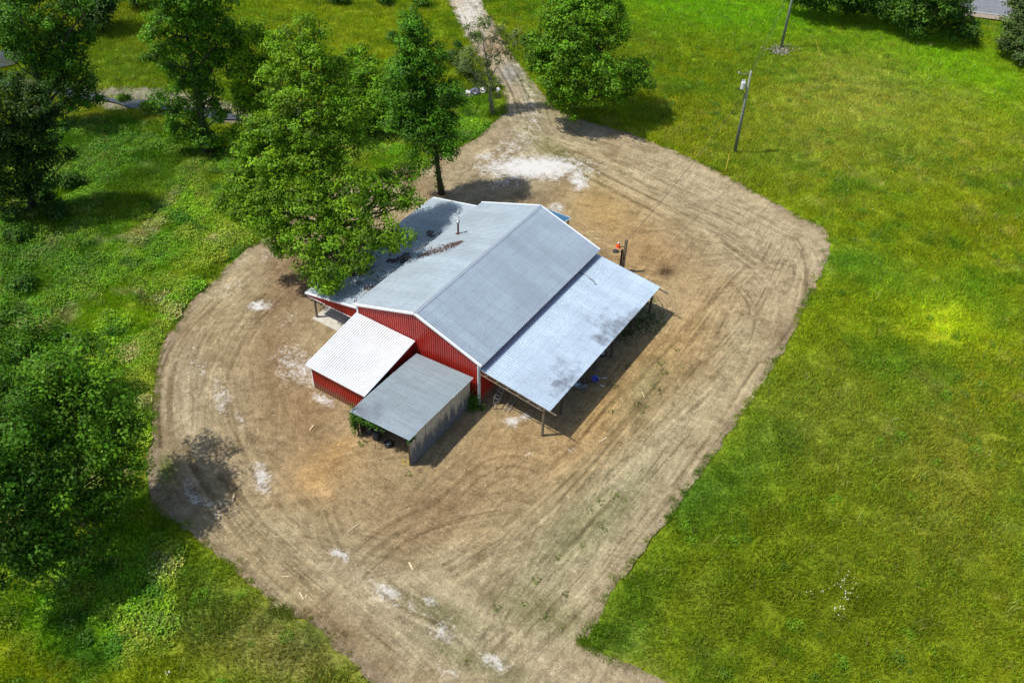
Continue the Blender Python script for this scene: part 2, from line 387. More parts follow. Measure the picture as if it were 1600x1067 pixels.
    k = mix(nt, k, ramp(nt, mid.outputs[0], [(.32, (.72, .70, .66)), (.68, (1.2, 1.18, 1.15))]).outputs[0], .8, 'MULTIPLY')
    k = mix(nt, k, ramp(nt, fine.outputs[0], [(.33, (.62, .60, .57)), (.5, (1, 1, 1)), (.68, (1.32, 1.31, 1.28))]).outputs[0], .8, 'MULTIPLY')
    k = mix(nt, k, ramp(nt, grit.outputs[0], [(.38, (.66, .65, .63)), (.64, (1.33, 1.33, 1.31))]).outputs[0], .75, 'MULTIPLY')
    # limestone dust patches: the soft mark is broken up by noise
    ws = A('white').outputs['Fac']
    s = nd(nt, 'ShaderNodeMath', operation='MULTIPLY_ADD'); nt.links.new(fine.outputs[0], s.inputs[0]); s.inputs[1].default_value = 2.4; nt.links.new(ws, s.inputs[2])
    s2 = nd(nt, 'ShaderNodeMath', operation='MULTIPLY_ADD'); nt.links.new(mid.outputs[0], s2.inputs[0]); s2.inputs[1].default_value = 2.0; nt.links.new(s.outputs[0], s2.inputs[2])
    wf = ramp(nt, s2.outputs[0], [(.0, (0, 0, 0)), (1, (.0,)*3)])
    wf.color_ramp.elements[0].position = .0
    mr = nd(nt, 'ShaderNodeMapRange'); mr.inputs[1].default_value = 2.72; mr.inputs[2].default_value = 3.5; mr.clamp = True
    nt.links.new(s2.outputs[0], mr.inputs[0])
    k = mix(nt, k, (.52, .51, .49), mr.outputs[0])
    nt.links.new(k, b.inputs['Base Color']); b.inputs['Roughness'].default_value = .95; b.inputs['Specular IOR Level'].default_value = .15
    hm = nd(nt, 'ShaderNodeMath', operation='MULTIPLY_ADD'); nt.links.new(tr.outputs[0], hm.inputs[0]); nt.links.new(wt, hm.inputs[1]); nt.links.new(fine.outputs[0], hm.inputs[2])
    bump(nt, hm.outputs[0], .9, .10, b)
    return m
M_DIRT = dirtmat()
def watermat():
    m, nt, b = newmat('creek_water')
    b.inputs['Base Color'].default_value = (.05, .055, .05, 1); b.inputs['Roughness'].default_value = .08
    n = noise(nt, 4, 4, geopos(nt)); bump(nt, n.outputs[0], .3, .03, b); return m
M_WATER = watermat()

# ------------------------------------------------------------------ the ground
YARD_PX = [(640,-110),(672,-40),(697,0),(712,25),(733,70),(757,100),(776,130),(788,152),(790,172),(768,194),(748,215),(720,230),(700,238),(660,252),(620,264),
 (580,275),(520,300),(470,330),(425,365),(395,383),(365,408),(330,440),(295,478),(266,515),(248,555),(239,600),(241,650),(234,700),(230,750),(244,795),(272,815),
 (318,850),(350,876),(380,902),(405,925),(425,936),(420,952),(432,962),(445,950),(452,962),(474,966),(512,1001),(548,1033),(585,1070),(640,1125),(720,1230),(1210,1230),(1150,1110),(1050,1067),
 (1000,1045),(960,1025),(925,1008),(913,1001),(912,1000),(912,999),(920,987),(950,935),(1000,872),(1050,803),(1100,735),(1150,663),(1200,590),(1240,520),(1275,447),(1298,395),(1297,368),(1282,352),(1240,334),
 (1200,311),(1140,277),(1080,247),(1030,226),(980,206),(930,193),(895,183),(872,172),(852,155),(836,130),(815,103),(795,75),(772,35),(752,0),(725,-50),(700,-110)]
YP = smoothline([G(x, y)[:2] for x, y in YARD_PX], True, 2)
def densify(P, step):
    out = []
    for i in range(len(P)):
        a = P[i]; b = P[(i+1) % len(P)]; n = max(1, int(np.linalg.norm(b-a)/step))
        for k in range(n): out.append(a+(b-a)*k/n)
    return np.array(out)
YD = densify(YP, .3)
j = (fbm(YD[:, 0], YD[:, 1], 1.2, 5, 3)-.5)*.7; j2 = (fbm(YD[:, 0], YD[:, 1], 1.0, 15, 3)-.5)*.7
YD = YD + np.stack([j, j2], 1)

CREEK = np.array([G(x, y)[:2] for x, y in [(-80,118),(40,128),(120,140),(190,152),(250,160),(310,165),(370,178),(430,182),(490,172),(560,160),(620,152),(680,142),(728,137)]])
CREEK = smoothline(CREEK, False, 2)
POND = [(15, 95, 22, 28)]
def terrain_z(X, Y):
    P = np.stack([X, Y], 1); d = seg_dist(P, CREEK, False) + (fbm(X, Y, 3, 44, 2)-.5)*1.2
    z = -.85*(1-sstep(.9, 3.2, d))
    dy = seg_dist(P, YP); ins = inside(P, YP)
    z = z*np.where(ins, 0, sstep(.3, 1.5, dy))
    und = (fbm(X, Y, 9, 3, 3)-.5)*.5
    z = z + und*np.where(ins, 0, sstep(.5, 5, dy))
    return z

def mix3(a, b, t): return a*(1-t)[:, None] + np.asarray(b)*t[:, None]
def field_tint(X, Y):
    n1 = fbm(X, Y, 14, 101, 4); n2 = fbm(X, Y, 5, 202, 4); n3 = fbm(X, Y, 2.0, 303, 3); n4 = fbm(X, Y, 26, 404, 3)
    C = np.tile(np.array([.175, .235, .006]), (len(X), 1))
    C = mix3(C, (.085, .185, .006), sstep(.50, .68, n2)*.8)          # greener
    C = mix3(C, (.225, .245, .010), sstep(.50, .68, n1)*.4)          # browner seed heads
    C = mix3(C, (.195, .275, .006), sstep(.52, .70, n4)*.5)          # bright yellow green
    C = mix3(C, (.33, .31, .09), sstep(.60, .75, n3)*sstep(.42, .6, n1)*.35)
    C = mix3(C, (.055, .14, .005), sstep(.62, .74, fbm(X, Y, 3.2, 77, 3))*.7)
    # patches as they lie in the meadow
    for (px, py, rx, ry, ro, c, k) in [
        (1330,150,120,70,.2,(.33,.36,.08),.45),(1230,190,110,60,.3,(.24,.28,.02),.3),(1150,60,80,60,0,(.20,.25,.010),.3),(1480,200,110,60,0,(.25,.30,.03),.35),
        (1480,500,60,36,-.2,(.34,.42,.01),.9),(1330,410,70,22,-.2,(.10,.22,.012),.7),(1470,460,130,24,-.25,(.15,.25,.012),.5),(1150,130,70,80,0,(.20,.25,.010),.25),
        (1150,20,220,36,-.1,(.15,.31,.006),.8),(1500,100,130,40,-.4,(.18,.33,.006),.7),(1100,780,60,50,.9,(.06,.16,.012),.8),(1010,930,70,40,.9,(.07,.17,.012),.7),
        (1450,900,190,150,0,(.13,.18,.006),.75),(1230,940,190,110,0,(.13,.175,.006),.75),(1200,830,120,90,.7,(.125,.18,.006),.6),(1350,760,120,90,0,(.15,.21,.006),.5),(1180,700,40,90,-.6,(.09,.19,.012),.55),(1290,640,100,90,0,(.17,.19,.03),.4),
        (1480,720,90,120,0,(.22,.22,.03),.45),(960,1000,60,30,0,(.08,.16,.012),.6),(260,80,160,60,0,(.15,.20,.012),.7),(520,70,140,60,0,(.21,.27,.010),.6),(200,110,90,30,0,(.12,.22,.012),.5),
        (430,1010,140,60,-.4,(.21,.20,.06),.6),(340,930,50,60,0,(.11,.18,.015),.5),(330,350,90,40,.3,(.24,.22,.10),.35),(245,380,50,25,.3,(.26,.22,.12),.4),
        (650,225,80,25,.3,(.085,.22,.012),.8),(745,190,35,22,0,(.06,.23,.012),.9),(560,245,60,25,0,(.10,.22,.012),.6),(930,110,90,70,0,(.14,.20,.015),.3)]:
        C = mix3(C, c, np.clip(blob(X, Y, px, py, rx, ry, ro, .8)*1.3*k, 0, .95))
    # leafy weeds on the creek side
    L = left_weeds(X, Y)
    W1 = np.tile(np.array([.105, .225, .006]), (len(X), 1))
    W1 = mix3(W1, (.16, .28, .006), sstep(.45, .65, n2)); W1 = mix3(W1, (.04, .12, .005), sstep(.55, .7, n3)); W1 = mix3(W1, (.20, .25, .02), sstep(.48, .62, fbm(X, Y, 2.6, 818, 3))*.7); W1 = mix3(W1, (.30, .27, .12), sstep(.60, .72, fbm(X, Y, 3.0, 919, 4))*.75)
    W1 = mix3(W1, (.045, .13, .006), np.clip(blob(X, Y, 190, 250, 130, 60, 0, .8)+blob(X, Y, 60, 420, 120, 60, 0, .8), 0, .8))  # darker lush weeds, with tree shade partly put into the tint
    C = C*(1-L)[:, None] + W1*L[:, None]
    C = C*np.array([1.08, 1.12, 1.0])
    C *= (1.26*(.85+.3*hash2(np.floor(X*7), np.floor(Y*7), 9)))[:, None]
    return C
def left_weeds(X, Y):
    c = np.maximum.reduce([blob(X, Y, 170, 215, 110, 30, 0, .6), blob(X, Y, 120, 380, 230, 170, 0, .6), blob(X, Y, 90, 600, 190, 200, 0, .6), blob(X, Y, 260, 300, 130, 110, 0, .6),
        blob(X, Y, 430, 290, 110, 70, 0, .6), blob(X, Y, 620, 215, 150, 35, .2, .6), blob(X, Y, 130, 900, 140, 120, 0, .7)])
    return sstep(.35, .6, c + (fbm(X, Y, 4, 66, 3)-.5)*.3)

def grid(x0, x1, y0, y1, st):
    nx = int((x1-x0)/st)+1; ny = int((y1-y0)/st)+1
    X, Y = np.meshgrid(np.linspace(x0, x1, nx), np.linspace(y0, y1, ny)); X = X.ravel(); Y = Y.ravel()
    i = np.arange(nx*ny).reshape(ny, nx)
    F = np.stack([i[:-1, :-1], i[:-1, 1:], i[1:, 1:], i[1:, :-1]], -1).reshape(-1, 4)
    return X, Y, F
# one sheet: a fine middle that widens ring by ring to the horizon
ax = np.concatenate([-np.geomspace(1500, 130, 14)-5, np.arange(-130, 75.1, .7), np.geomspace(80, 1500, 14)])
ay = np.concatenate([-np.geomspace(1500, 75, 14)-5, np.arange(-75, 155.1, .7), np.geomspace(160, 1500, 14)])
GX, GY = np.meshgrid(ax, ay); GX = GX.ravel(); GY = GY.ravel()
ii = np.arange(len(ax)*len(ay)).reshape(len(ay), len(ax))
GF = np.stack([ii[:-1, :-1], ii[:-1, 1:], ii[1:, 1:], ii[1:, :-1]], -1).reshape(-1, 4)
GZ = terrain_z(GX, GY)
insY = inside(np.stack([GX, GY], 1), YP)
GZ = np.where(insY, -.12, GZ)
me = mesh_np('ground', np.stack([GX, GY, GZ], 1), GF, True)
T = field_tint(GX, GY)
dcr = seg_dist(np.stack([GX, GY], 1), CREEK, False)
wide = blob(GX, GY, 260, 160, 130, 30, 0, .6)*1.6
mud = (1-sstep(1.0, 2.2, dcr-wide+(fbm(GX, GY, 2, 8, 3)-.5)*2.4))
T = T*np.array([.75, .7, 1.1]); T = mix3(T, (.215, .20, .18), mud*.9)
col_attr(me, 'tint', T)
tag(link('ground', me, M_GROUND), 'green summer meadow around the dirt yard', kind='structure')

# water in the creek bed
cw = []
cf = []
cl = CREEK; nrm = np.gradient(cl, axis=0); nrm = np.stack([-nrm[:, 1], nrm[:, 0]], 1); nrm /= np.linalg.norm(nrm, axis=1)[:, None]
for k in range(len(cl)):
    w_ = .75+.45*math.sin(k*.9)
    for q in (-1, 1): cw.append((*(cl[k]+nrm[k]*q*w_), -.62))
for k in range(len(cl)-1): cf.append((2*k, 2*k+2, 2*k+3, 2*k+1))
tag(link('water', mesh_np('water', cw, cf), M_WATER), 'shallow muddy creek running behind the trees', kind='structure')
c0 = G(4, 95)
mb = MB(); mb.raw([(c0[0]+a*math.cos(t), c0[1]+b*math.sin(t), .32) for t in np.linspace(0, 2*math.pi, 29)[:-1] for a, b in [(2.6, 2.2)]], [tuple(range(28))])
tag(mb.build('water', M_WATER), 'small pond glimpsed behind the dark trees at far left', kind='structure')

# the dirt yard with its drive
bb0 = YD.min(0); bb1 = YD.max(0)
gx, gy = np.meshgrid(np.arange(bb0[0], bb1[0], .33), np.arange(bb0[1], bb1[1], .33)); P = np.stack([gx.ravel(), gy.ravel()], 1)
P += rng.uniform(-.08, .08, P.shape)
P = P[inside(P, YD)]; P = P[seg_dist(P, YP) > .35]
allp = np.concatenate([YD, P]); nb = len(YD)
res = delaunay_2d_cdt([Vector(p) for p in allp.tolist()], [(i, (i+1) % nb) for i in range(nb)], [], 1, 1e-5)
V2 = np.array([tuple(v) for v in res[0]]); F3 = np.array([f for f in res[2] if len(f) == 3])
X, Y = V2[:, 0], V2[:, 1]; dE = seg_dist(V2, YP)
# tyre marks follow the outer edge; measure the way round from the yard's centre
cen = np.array([3., 6.]); along = np.arctan2(Y-cen[1], X-cen[0])*22
Z = .02 + .05*(fbm(X, Y, 3, 12, 3)-.5)*sstep(0, 1, dE)
wt = np.clip(.25 + .8*sstep(1.0, 3.0, dE)*(1-sstep(9, 16, dE)) - .3*(fbm(X, Y, 6, 31, 3) > .58), 0, 1)
rut = vnoise(dE*1.7, along*.06, 21)
Z = Z + (rut-.5)*.035*wt*sstep(.2, 1.2, dE)
C = np.tile(np.array([.262, .206, .122]), (len(X), 1))
C = mix3(C, (.32, .265, .17), sstep(.45, .65, fbm(X, Y, 7, 55, 4))*.8)
C = mix3(C, (.165, .115, .062), sstep(.52, .70, fbm(X, Y, 4.5, 56, 4))*.75)
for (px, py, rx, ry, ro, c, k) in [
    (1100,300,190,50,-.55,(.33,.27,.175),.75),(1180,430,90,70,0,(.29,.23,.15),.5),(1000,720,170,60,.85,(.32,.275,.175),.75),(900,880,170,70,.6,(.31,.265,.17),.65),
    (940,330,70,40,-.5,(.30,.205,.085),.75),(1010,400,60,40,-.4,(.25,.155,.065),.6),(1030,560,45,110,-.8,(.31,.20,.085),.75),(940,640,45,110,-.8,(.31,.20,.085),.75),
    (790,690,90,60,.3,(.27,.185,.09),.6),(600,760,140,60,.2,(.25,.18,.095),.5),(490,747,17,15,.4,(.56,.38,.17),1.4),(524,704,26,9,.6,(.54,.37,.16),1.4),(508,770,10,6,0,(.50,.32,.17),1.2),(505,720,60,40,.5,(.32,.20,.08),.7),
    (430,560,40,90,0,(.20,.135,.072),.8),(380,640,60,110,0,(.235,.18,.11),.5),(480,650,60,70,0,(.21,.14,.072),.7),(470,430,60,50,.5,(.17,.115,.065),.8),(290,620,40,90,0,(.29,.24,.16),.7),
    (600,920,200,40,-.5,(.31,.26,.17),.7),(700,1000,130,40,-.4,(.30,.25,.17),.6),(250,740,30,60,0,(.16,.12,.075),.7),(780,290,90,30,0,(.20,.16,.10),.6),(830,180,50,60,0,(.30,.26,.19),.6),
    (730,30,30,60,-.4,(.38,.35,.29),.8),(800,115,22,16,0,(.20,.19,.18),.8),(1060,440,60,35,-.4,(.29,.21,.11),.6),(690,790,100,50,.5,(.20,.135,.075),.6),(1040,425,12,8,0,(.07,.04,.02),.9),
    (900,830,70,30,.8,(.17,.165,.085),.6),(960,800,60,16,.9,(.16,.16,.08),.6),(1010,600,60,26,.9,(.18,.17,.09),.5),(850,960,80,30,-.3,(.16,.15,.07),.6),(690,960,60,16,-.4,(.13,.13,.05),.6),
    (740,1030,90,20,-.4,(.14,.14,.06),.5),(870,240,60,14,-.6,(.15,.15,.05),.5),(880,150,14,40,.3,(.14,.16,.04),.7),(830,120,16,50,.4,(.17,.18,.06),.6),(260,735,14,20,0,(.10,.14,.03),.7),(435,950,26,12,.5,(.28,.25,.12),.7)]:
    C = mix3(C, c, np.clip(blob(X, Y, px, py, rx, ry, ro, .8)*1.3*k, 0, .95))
# soil colour darkened along the outer rim
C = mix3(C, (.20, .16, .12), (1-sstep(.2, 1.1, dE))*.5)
wm = np.zeros(len(X))
for (px, py, rx, ry, ro, k) in [(835,262,78,17,.0,1.4),(905,282,16,16,-.6,1.1),(800,232,40,24,.5,.6),(820,215,30,20,0,.55),(760,245,20,9,.3,.8),(745,265,50,10,.2,.45),(410,745,14,26,.3,.98),(300,772,10,28,.6,.85),
    (330,790,30,14,-.4,.5),(530,866,16,9,-.5,1.05),(605,925,26,14,-.3,.9),(672,937,14,8,-.3,.9),(692,985,26,18,-.4,.8),(775,1036,26,12,-.4,.9),(405,478,22,8,.2,1.1),(360,450,30,12,.5,.5),(470,575,46,34,-.4,.75),
    (505,625,20,10,-.4,.9),(345,620,16,34,.2,.7),(310,570,14,36,.2,.5),(375,655,12,14,0,.6),(800,660,12,9,0,1.1),(822,650,12,12,0,.7),(872,325,14,8,0,.95),(790,285,34,14,.1,.65),(425,395,22,16,.5,.6),(450,500,30,16,0,.4),
    (735,20,30,50,-.5,.7),(720,-30,30,50,-.5,.7),(830,165,14,60,.15,.55),(815,110,14,40,.4,.45),(640,945,60,14,-.35,.45),(560,895,50,14,-.4,.35),(320,720,14,20,0,.4),(900,700,18,10,.7,.5),(825,710,10,8,0,.5),(430,700,12,24,0,.4),(700,1050,40,14,-.4,.5)]:
    wm = np.maximum(wm, 1.12*k*blob(X, Y, px, py, rx, ry, ro, .7))
tk = np.full(len(X), 9.0); lane = np.zeros(len(X))
for path in [[(1000,690),(1090,590),(1160,520),(1200,455),(1225,400)],[(960,760),(1080,640),(1170,560),(1215,500),(1210,450),(1180,420)],[(1090,560),(1110,500),(1140,450),(1170,420)],[(870,900),(1000,760),(1100,640)],[(780,1040),(900,930),(1040,760)],
    [(560,980),(440,880),(350,780),(300,690),(285,600),(310,520),(380,450)],[(700,1040),(560,930),(430,820),(350,700),(330,600),(370,520),(430,460)],[(735,0),(775,80),(810,140),(830,200),(900,260),(1000,310),(1120,370),(1190,420)],
    [(1230,380),(1150,340),(1050,300),(950,250),(870,220)],[(690,800),(780,720),(850,740)],[(800,780),(900,720),(980,620),(1060,540)],[(540,900),(620,830),(700,800),(820,780)],[(490,800),(520,880),(600,960),(700,1000)],[(1180,560),(1235,490),(1255,420),(1230,370)],[(820,1000),(960,850),(1080,700),(1190,530)],[(700,900),(830,820),(960,680),(1060,560),(1130,470)],[(270,700),(262,600),(290,530),(350,470)],
    [(330,740),(318,640),(345,550),(400,480)],[(860,160),(880,215),(960,235),(1060,270)],[(1120,620),(1165,540),(1180,480),(1150,445)]]:
    ld = lane_dist(V2, smoothline([G(a, b)[:2] for a, b in path], False, 2)); p0 = G(*path[0])[:2]; p1_ = G(*path[-1])[:2]; dd = (p1_-p0)/np.linalg.norm(p1_-p0)
    sgn = np.where((X-p0[0])*dd[1]-(Y-p0[1])*dd[0] > 0, 1, 1); lane = np.where(ld < tk, ld+len(path)*7.3+path[0][0]*.1, lane)
    tk = np.minimum(tk, lane_dist(V2, smoothline([G(a, b)[:2] for a, b in path], False, 2)))
ol = np.zeros(len(X))
for (px, py, rx, ry, ro, k) in [(1000,640,160,45,.85,.75),(930,760,130,55,.85,.85),(860,860,110,50,.8,.8),(1130,560,60,40,.8,.5),(820,960,80,34,-.3,.7),(680,965,70,18,-.4,.9),(750,1030,80,18,-.4,.7),(1100,320,150,40,-.5,.35),(640,760,50,30,.4,.4),(520,900,90,20,-.4,.4),(300,620,14,80,0,.35)]:
    ol = np.maximum(ol, k*blob(X, Y, px, py, rx, ry, ro, .8))
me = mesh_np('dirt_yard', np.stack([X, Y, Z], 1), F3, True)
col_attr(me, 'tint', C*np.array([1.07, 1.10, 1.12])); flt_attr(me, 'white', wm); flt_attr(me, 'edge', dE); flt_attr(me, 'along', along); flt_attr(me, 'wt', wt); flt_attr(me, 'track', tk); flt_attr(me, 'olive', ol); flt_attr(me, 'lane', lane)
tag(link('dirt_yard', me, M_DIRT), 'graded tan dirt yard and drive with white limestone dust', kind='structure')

# the public road beyond the hedge
a = G(1530, 3)[:2]; b = G(1571, 8)[:2]; u = (b-a)/np.linalg.norm(b-a); u = np.array([u[0], u[1]]); nrm_ = np.array([-u[1], u[0]])
c = G(1550, 14)[:2]
def strip(name, off, w, z, mat, lab):
    P4 = [c+u*s+nrm_*(off+q*w/2) for s, q in ((-160, -1), (160, -1), (160, 1), (-160, 1))]
    o = link(name, mesh_np(name, [(*p, z) for p in P4], [(0, 1, 2, 3)]), mat)
    return tag(o, lab, kind='structure')
strip('road_verge', 0, 9.5, .30, plain('gravel_verge', (.24, .20, .15), .95, 0, .3, 3), 'brown gravel verge beside the road')
strip('road', 0, 6.4, .325, M_ASPH, 'grey asphalt road beyond the hedge at top right')
strip('road_marking', -2.9, .13, .33, M_LINE, 'faded pale edge line on the road'); strip('road_marking', 2.9, .13, .33, M_LINE, 'faded pale edge line on the far side of the road')

# ------------------------------------------------------------------ corrugated sheet
def sheet(o, ud, vd, w, l0, l1=None, ribs=4, rh=.055, b0=0., b1=0.):
    """one ribbed metal panel: o corner, ud across, vd along the ribs; length l0 at the near side, l1 at the far side"""
    l1 = l0 if l1 is None else l1
    o = Vector(o); ud = Vector(ud).normalized(); vd = Vector(vd).normalized(); n = ud.cross(vd).normalized()
    if n.z < -.01: n = -n
    pr = [(0, 0)]; p = w/ribs
    for k in range(ribs):
        c = (k+.5)*p; pr += [(c-.032, 0), (c-.018, rh), (c+.018, rh), (c+.032, 0)]
    pr.append((w, 0)); V = []; F = []
    for (s, h) in pr:
        t = s/w; V += [o+ud*s+n*h+vd*(b0+(b1-b0)*t), o+ud*s+n*h+vd*(l0+(l1-l0)*t)]
    for i in range(len(pr)-1): F.append((2*i, 2*i+2, 2*i+3, 2*i+1))
    m = bpy.data.meshes.new('sheet'); m.from_pydata([tuple(v) for v in V], [], F)
    flt_attr(m, 'down', [q for (s, h) in pr for q in (0.0, l0)])
    flt_attr(m, 'rib', [1.0 if h > 0 else 0.0 for (s, h) in pr for _ in (0, 1)])
    return m
def wall_out(o, ud, w, h0, h1, nout, mat, name, parent, ribs=4, rh=.045, b0=0, b1=0):
    """upright panel whose ribs stand out towards nout"""
    m = sheet((0, 0, 0), (1, 0, 0), (0, 0, 1), w, h0, h1, ribs, rh, b0, b1)   # n = (0,-1,0)
    ob = link(name, m, mat, parent)
    # local -Y faces out
    ob.location = o; u_ = Vector(ud); n_ = Vector(nout)
    ob.rotation_euler = Matrix(((u_.x, -n_.x, 0), (u_.y, -n_.y, 0), (0, 0, 1))).to_3x3().to_euler()
    return ob
def roof_row(parent, x_hi, z_hi, x_lo, z_lo, y0, y1, n, mat, share=True):
    """panels that run down the slope from x_hi to x_lo, laid side by side along y"""
    w = (y1-y0)/n; m = None
    d = Vector((x_lo-x_hi, 0, z_lo-z_hi)); L = d.length
    m = sheet((0, 0, 0), (0, 1, 0), d, w, L)
    for k in range(n):
        ob = link('roof_panel', m, mat, parent); ob.location = (x_hi, y0+k*w, z_hi + random.uniform(-.003, .003))
    return
def roof_row_y(parent, y_hi, z_hi, y_lo, z_lo, x0, x1, n, mat):
    w = (x1-x0)/n; d = Vector((0, y_lo-y_hi, z_lo-z_hi)); m = sheet((0, 0, 0), (1, 0, 0), d, w, d.length)
    for k in range(n):
        ob = link('roof_panel', m, mat, parent); ob.location = (x0+k*w, y_hi, z_hi+random.uniform(-.003, .003))

# ------------------------------------------------------------------ the barn
ZR, SL, XR, XL, LY = 6.606, .339, 6.32, 6.39, 18.3
LX, LZ, LTZ = 12.52, 3.13, 3.93
HX, HZ, HTZ = 12.29, 2.60, 3.80
barn = thing('barn', 'large red metal barn with grey ribbed gable roof and open lean-tos on both sides', 'barn')
roof_row(barn, 0.0, ZR, -XL, ZR-SL*XL, 0, LY, 20, M_ROOFL)
roof_row(barn, 0.0, ZR, XR, ZR-SL*XR, 0, LY, 20, M_ROOFR)
roof_row(barn, XR-.5, LTZ, LX, LZ, .12, LY-.02, 20, M_LEAN)
roof_row(barn, -XL+.12, HTZ, -HX, HZ, .40, LY+.1, 20, M_ROOFL)
mb = MB()
for s in (-1, 1):
    mb.raw([(0, -.03, ZR+.055), (0, LY+.03, ZR+.055), (s*.19, LY+.03, ZR+.055-SL*.19-.005), (s*.19, -.03, ZR+.055-SL*.19-.005), (s*.19, -.03, ZR-SL*.19), (s*.19, LY+.03, ZR-SL*.19)],
        [(0, 1, 2, 3), (3, 2, 5, 4)])
mb.build('ridge_cap', M_GTRIM, barn)
for yy, s in ((-.02, -1), (LY+.02, 1)):          # bargeboards up both gables
    for xe, ze in ((-XL-.03, ZR-SL*XL), (XR+.03, ZR-SL*XR)):
        MB().bar((0, yy, ZR-.03), (xe, yy, ze-.03), .05, .17).bar((0, yy+.05*-s, ZR+.04), (xe, yy+.05*-s, ze+.04), .14, .02).build('rake_trim', M_TRIM, barn)
for yy in (.38, LY+.12):
    MB().bar((-XL+.1, yy, HTZ-.03), (-HX-.02, yy, HZ-.03), .05, .15).bar((-XL+.1, yy+.04, HTZ+.037), (-HX-.02, yy+.04, HZ+.037), .12, .02).build('rake_trim', M_TRIM, barn)
MB().bar((-HX-.02, .4, HZ-.04), (-HX-.02, LY+.1, HZ-.04), .04, .12).build('eave_trim', M_TRIM, barn)
MB().bar((-XL-.02, 0.02, ZR-SL*XL-.05), (-XL-.02, LY-.02, ZR-SL*XL-.05), .04, .09).build('eave_trim', M_GTRIM, barn)
MB().bar((XR+.02, 0.02, ZR-SL*XR-.06), (XR+.02, LY-.02, ZR-SL*XR-.06), .05, .11).build('eave_trim', M_GTRIM, barn)
WX = 6.08
def roofz(x): return ZR-SL*abs(x)-.06
for yy, nout in ((.18, (0, -1, 0)), (LY-.18, (0, 1, 0))):
    n = 14; w = 2*WX/n
    for k in range(n):
        xa = -WX+k*w; xb = xa+w
        if xa < -.01 < xb and xb > .02: pass
        o = (xa, yy, .03) if nout[1] < 0 else (xb, yy, .03)
        h0, h1 = roofz(xa), roofz(xb)
        if nout[1] > 0: h0, h1 = h1, h0
        wall_out(o, (1 if nout[1] < 0 else -1, 0, 0), w, h0-.03, h1-.03, nout, M_RED, 'wall_panel', barn)
for xx, nx in ((WX, 1), (-WX, -1)):
    n = 20; w = (LY-.36)/n
    for k in range(n):
        o = (xx, .18+k*w, .03) if nx > 0 else (xx, .18+(k+1)*w, .03)
        wall_out(o, (0, nx, 0), w, roofz(WX)-.03, None, (nx, 0, 0), M_RED, 'wall_panel', barn)
# corner trims and downspout
for sx in (-1, 1):
    for yy in (.15, LY-.15):
        MB().box((sx*WX-.07, yy-.07, .02), (sx*WX+.07, yy+.07, roofz(WX)-.02)).build('corner_trim', M_TRIM, barn)
MB().tube([(WX-.02, -.0, roofz(WX)+.0), (WX-.02, -.0, .3), (WX-.02, -.14, .08)], .06, 8).build('downspout', M_TRIM, barn)
# red gable infill of the left lean-to
for yy, nout in ((.50, (0, -1, 0)), (LY-.0, (0, 1, 0))):
    x0, x1, n = -HX+.12, -XL+.2, 7; w = (x1-x0)/n; zb = 2.30
    zf = lambda x: HZ+(x+HX)/(HX-XL+.12)*(HTZ-HZ)-.06
    for k in range(n):
        xa = x0+k*w; xb = xa+w; h0, h1 = zf(xa)-zb, zf(xb)-zb
        if nout[1] < 0: wall_out((xa, yy, zb), (1, 0, 0), w, h0, h1, nout, M_RED, 'gable_panel', barn)
        else: wall_out((xb, yy, zb), (-1, 0, 0), w, h1, h0, nout, M_RED, 'gable_panel', barn)
    MB().bar((x0, yy-.02*-nout[1], zb-.03), (x1-.35, yy-.02*-nout[1], zb-.03), .05, .06).build('gable_trim', M_TRIM, barn)
# porch slab and posts
MB().box((-11.75, .25, -.05), (-WX-.03, LY-.2, .11)).build('porch_slab', M_CONC, barn)
for k in range(6):
    y = .62+k*(LY-1.3)/5
    MB().box((-11.62, y-.08, .10), (-11.46, y+.08, HZ+.05)).build('post', M_WOOD, barn)
MB().bar((-11.54, .6, HZ-.02), (-11.54, LY-.2, HZ-.02), .1, .2).build('eave_beam', M_WOOD, barn)
# right lean-to: posts, beam, rafters
lz = lambda x: LTZ+(x-(XR-.5))/(LX-XR+.5)*(LZ-LTZ)
for (px, py) in [(846.5, 682), (883.7, 651), (920.8, 601.4), (955, 558.7), (986.5, 522.7), (1014.6, 489)]:
    y = G(px, py)[1]; y = max(y, .22)
    x = 11.97
    MB().tube([(x+random.uniform(-.05, .05), y, -.05), (x, y, lz(x)-.22)], [.12, .10], 8).build('post', M_WOOD if y < 1 else M_DARKWOOD, barn)
MB().bar((11.97, .15, lz(11.97)-.17), (11.97, LY-.1, lz(11.97)-.17), .12, .20).build('eave_beam', M_DARKWOOD, barn)
for k in range(8):
    y = .16+k*(LY-.4)/7
    xe = LX+(.55 if k in (0,) else (.9 if k == 7 else -.1))
    MB().bar((WX+.05, y, lz(WX)-.10), (xe, y, lz(xe)-.10), .05, .14).build('rafter', M_WOOD if k in (0, 7) else M_DARKWOOD, barn)
MB().bar((WX+.05, .02, lz(WX)-.33), (11.9, .02, lz(11.9)-.30), .05, .09).build('tie_beam', M_WOOD, barn)
for k in range(6):
    t = (k+.5)/6; x = WX+t*5.8
    MB().bar((x, .06, lz(x)-.34), (x+.35, .06, lz(x+.35)-.12), .04, .05).build('truss_strut', M_WOOD, barn)
for k in range(5):
    x = 7.2+k*1.25
    MB().bar((x, .2, lz(x)-.025), (x, LY-.1, lz(x)-.025), .09, .035).build('purlin', M_DARKWOOD, barn)
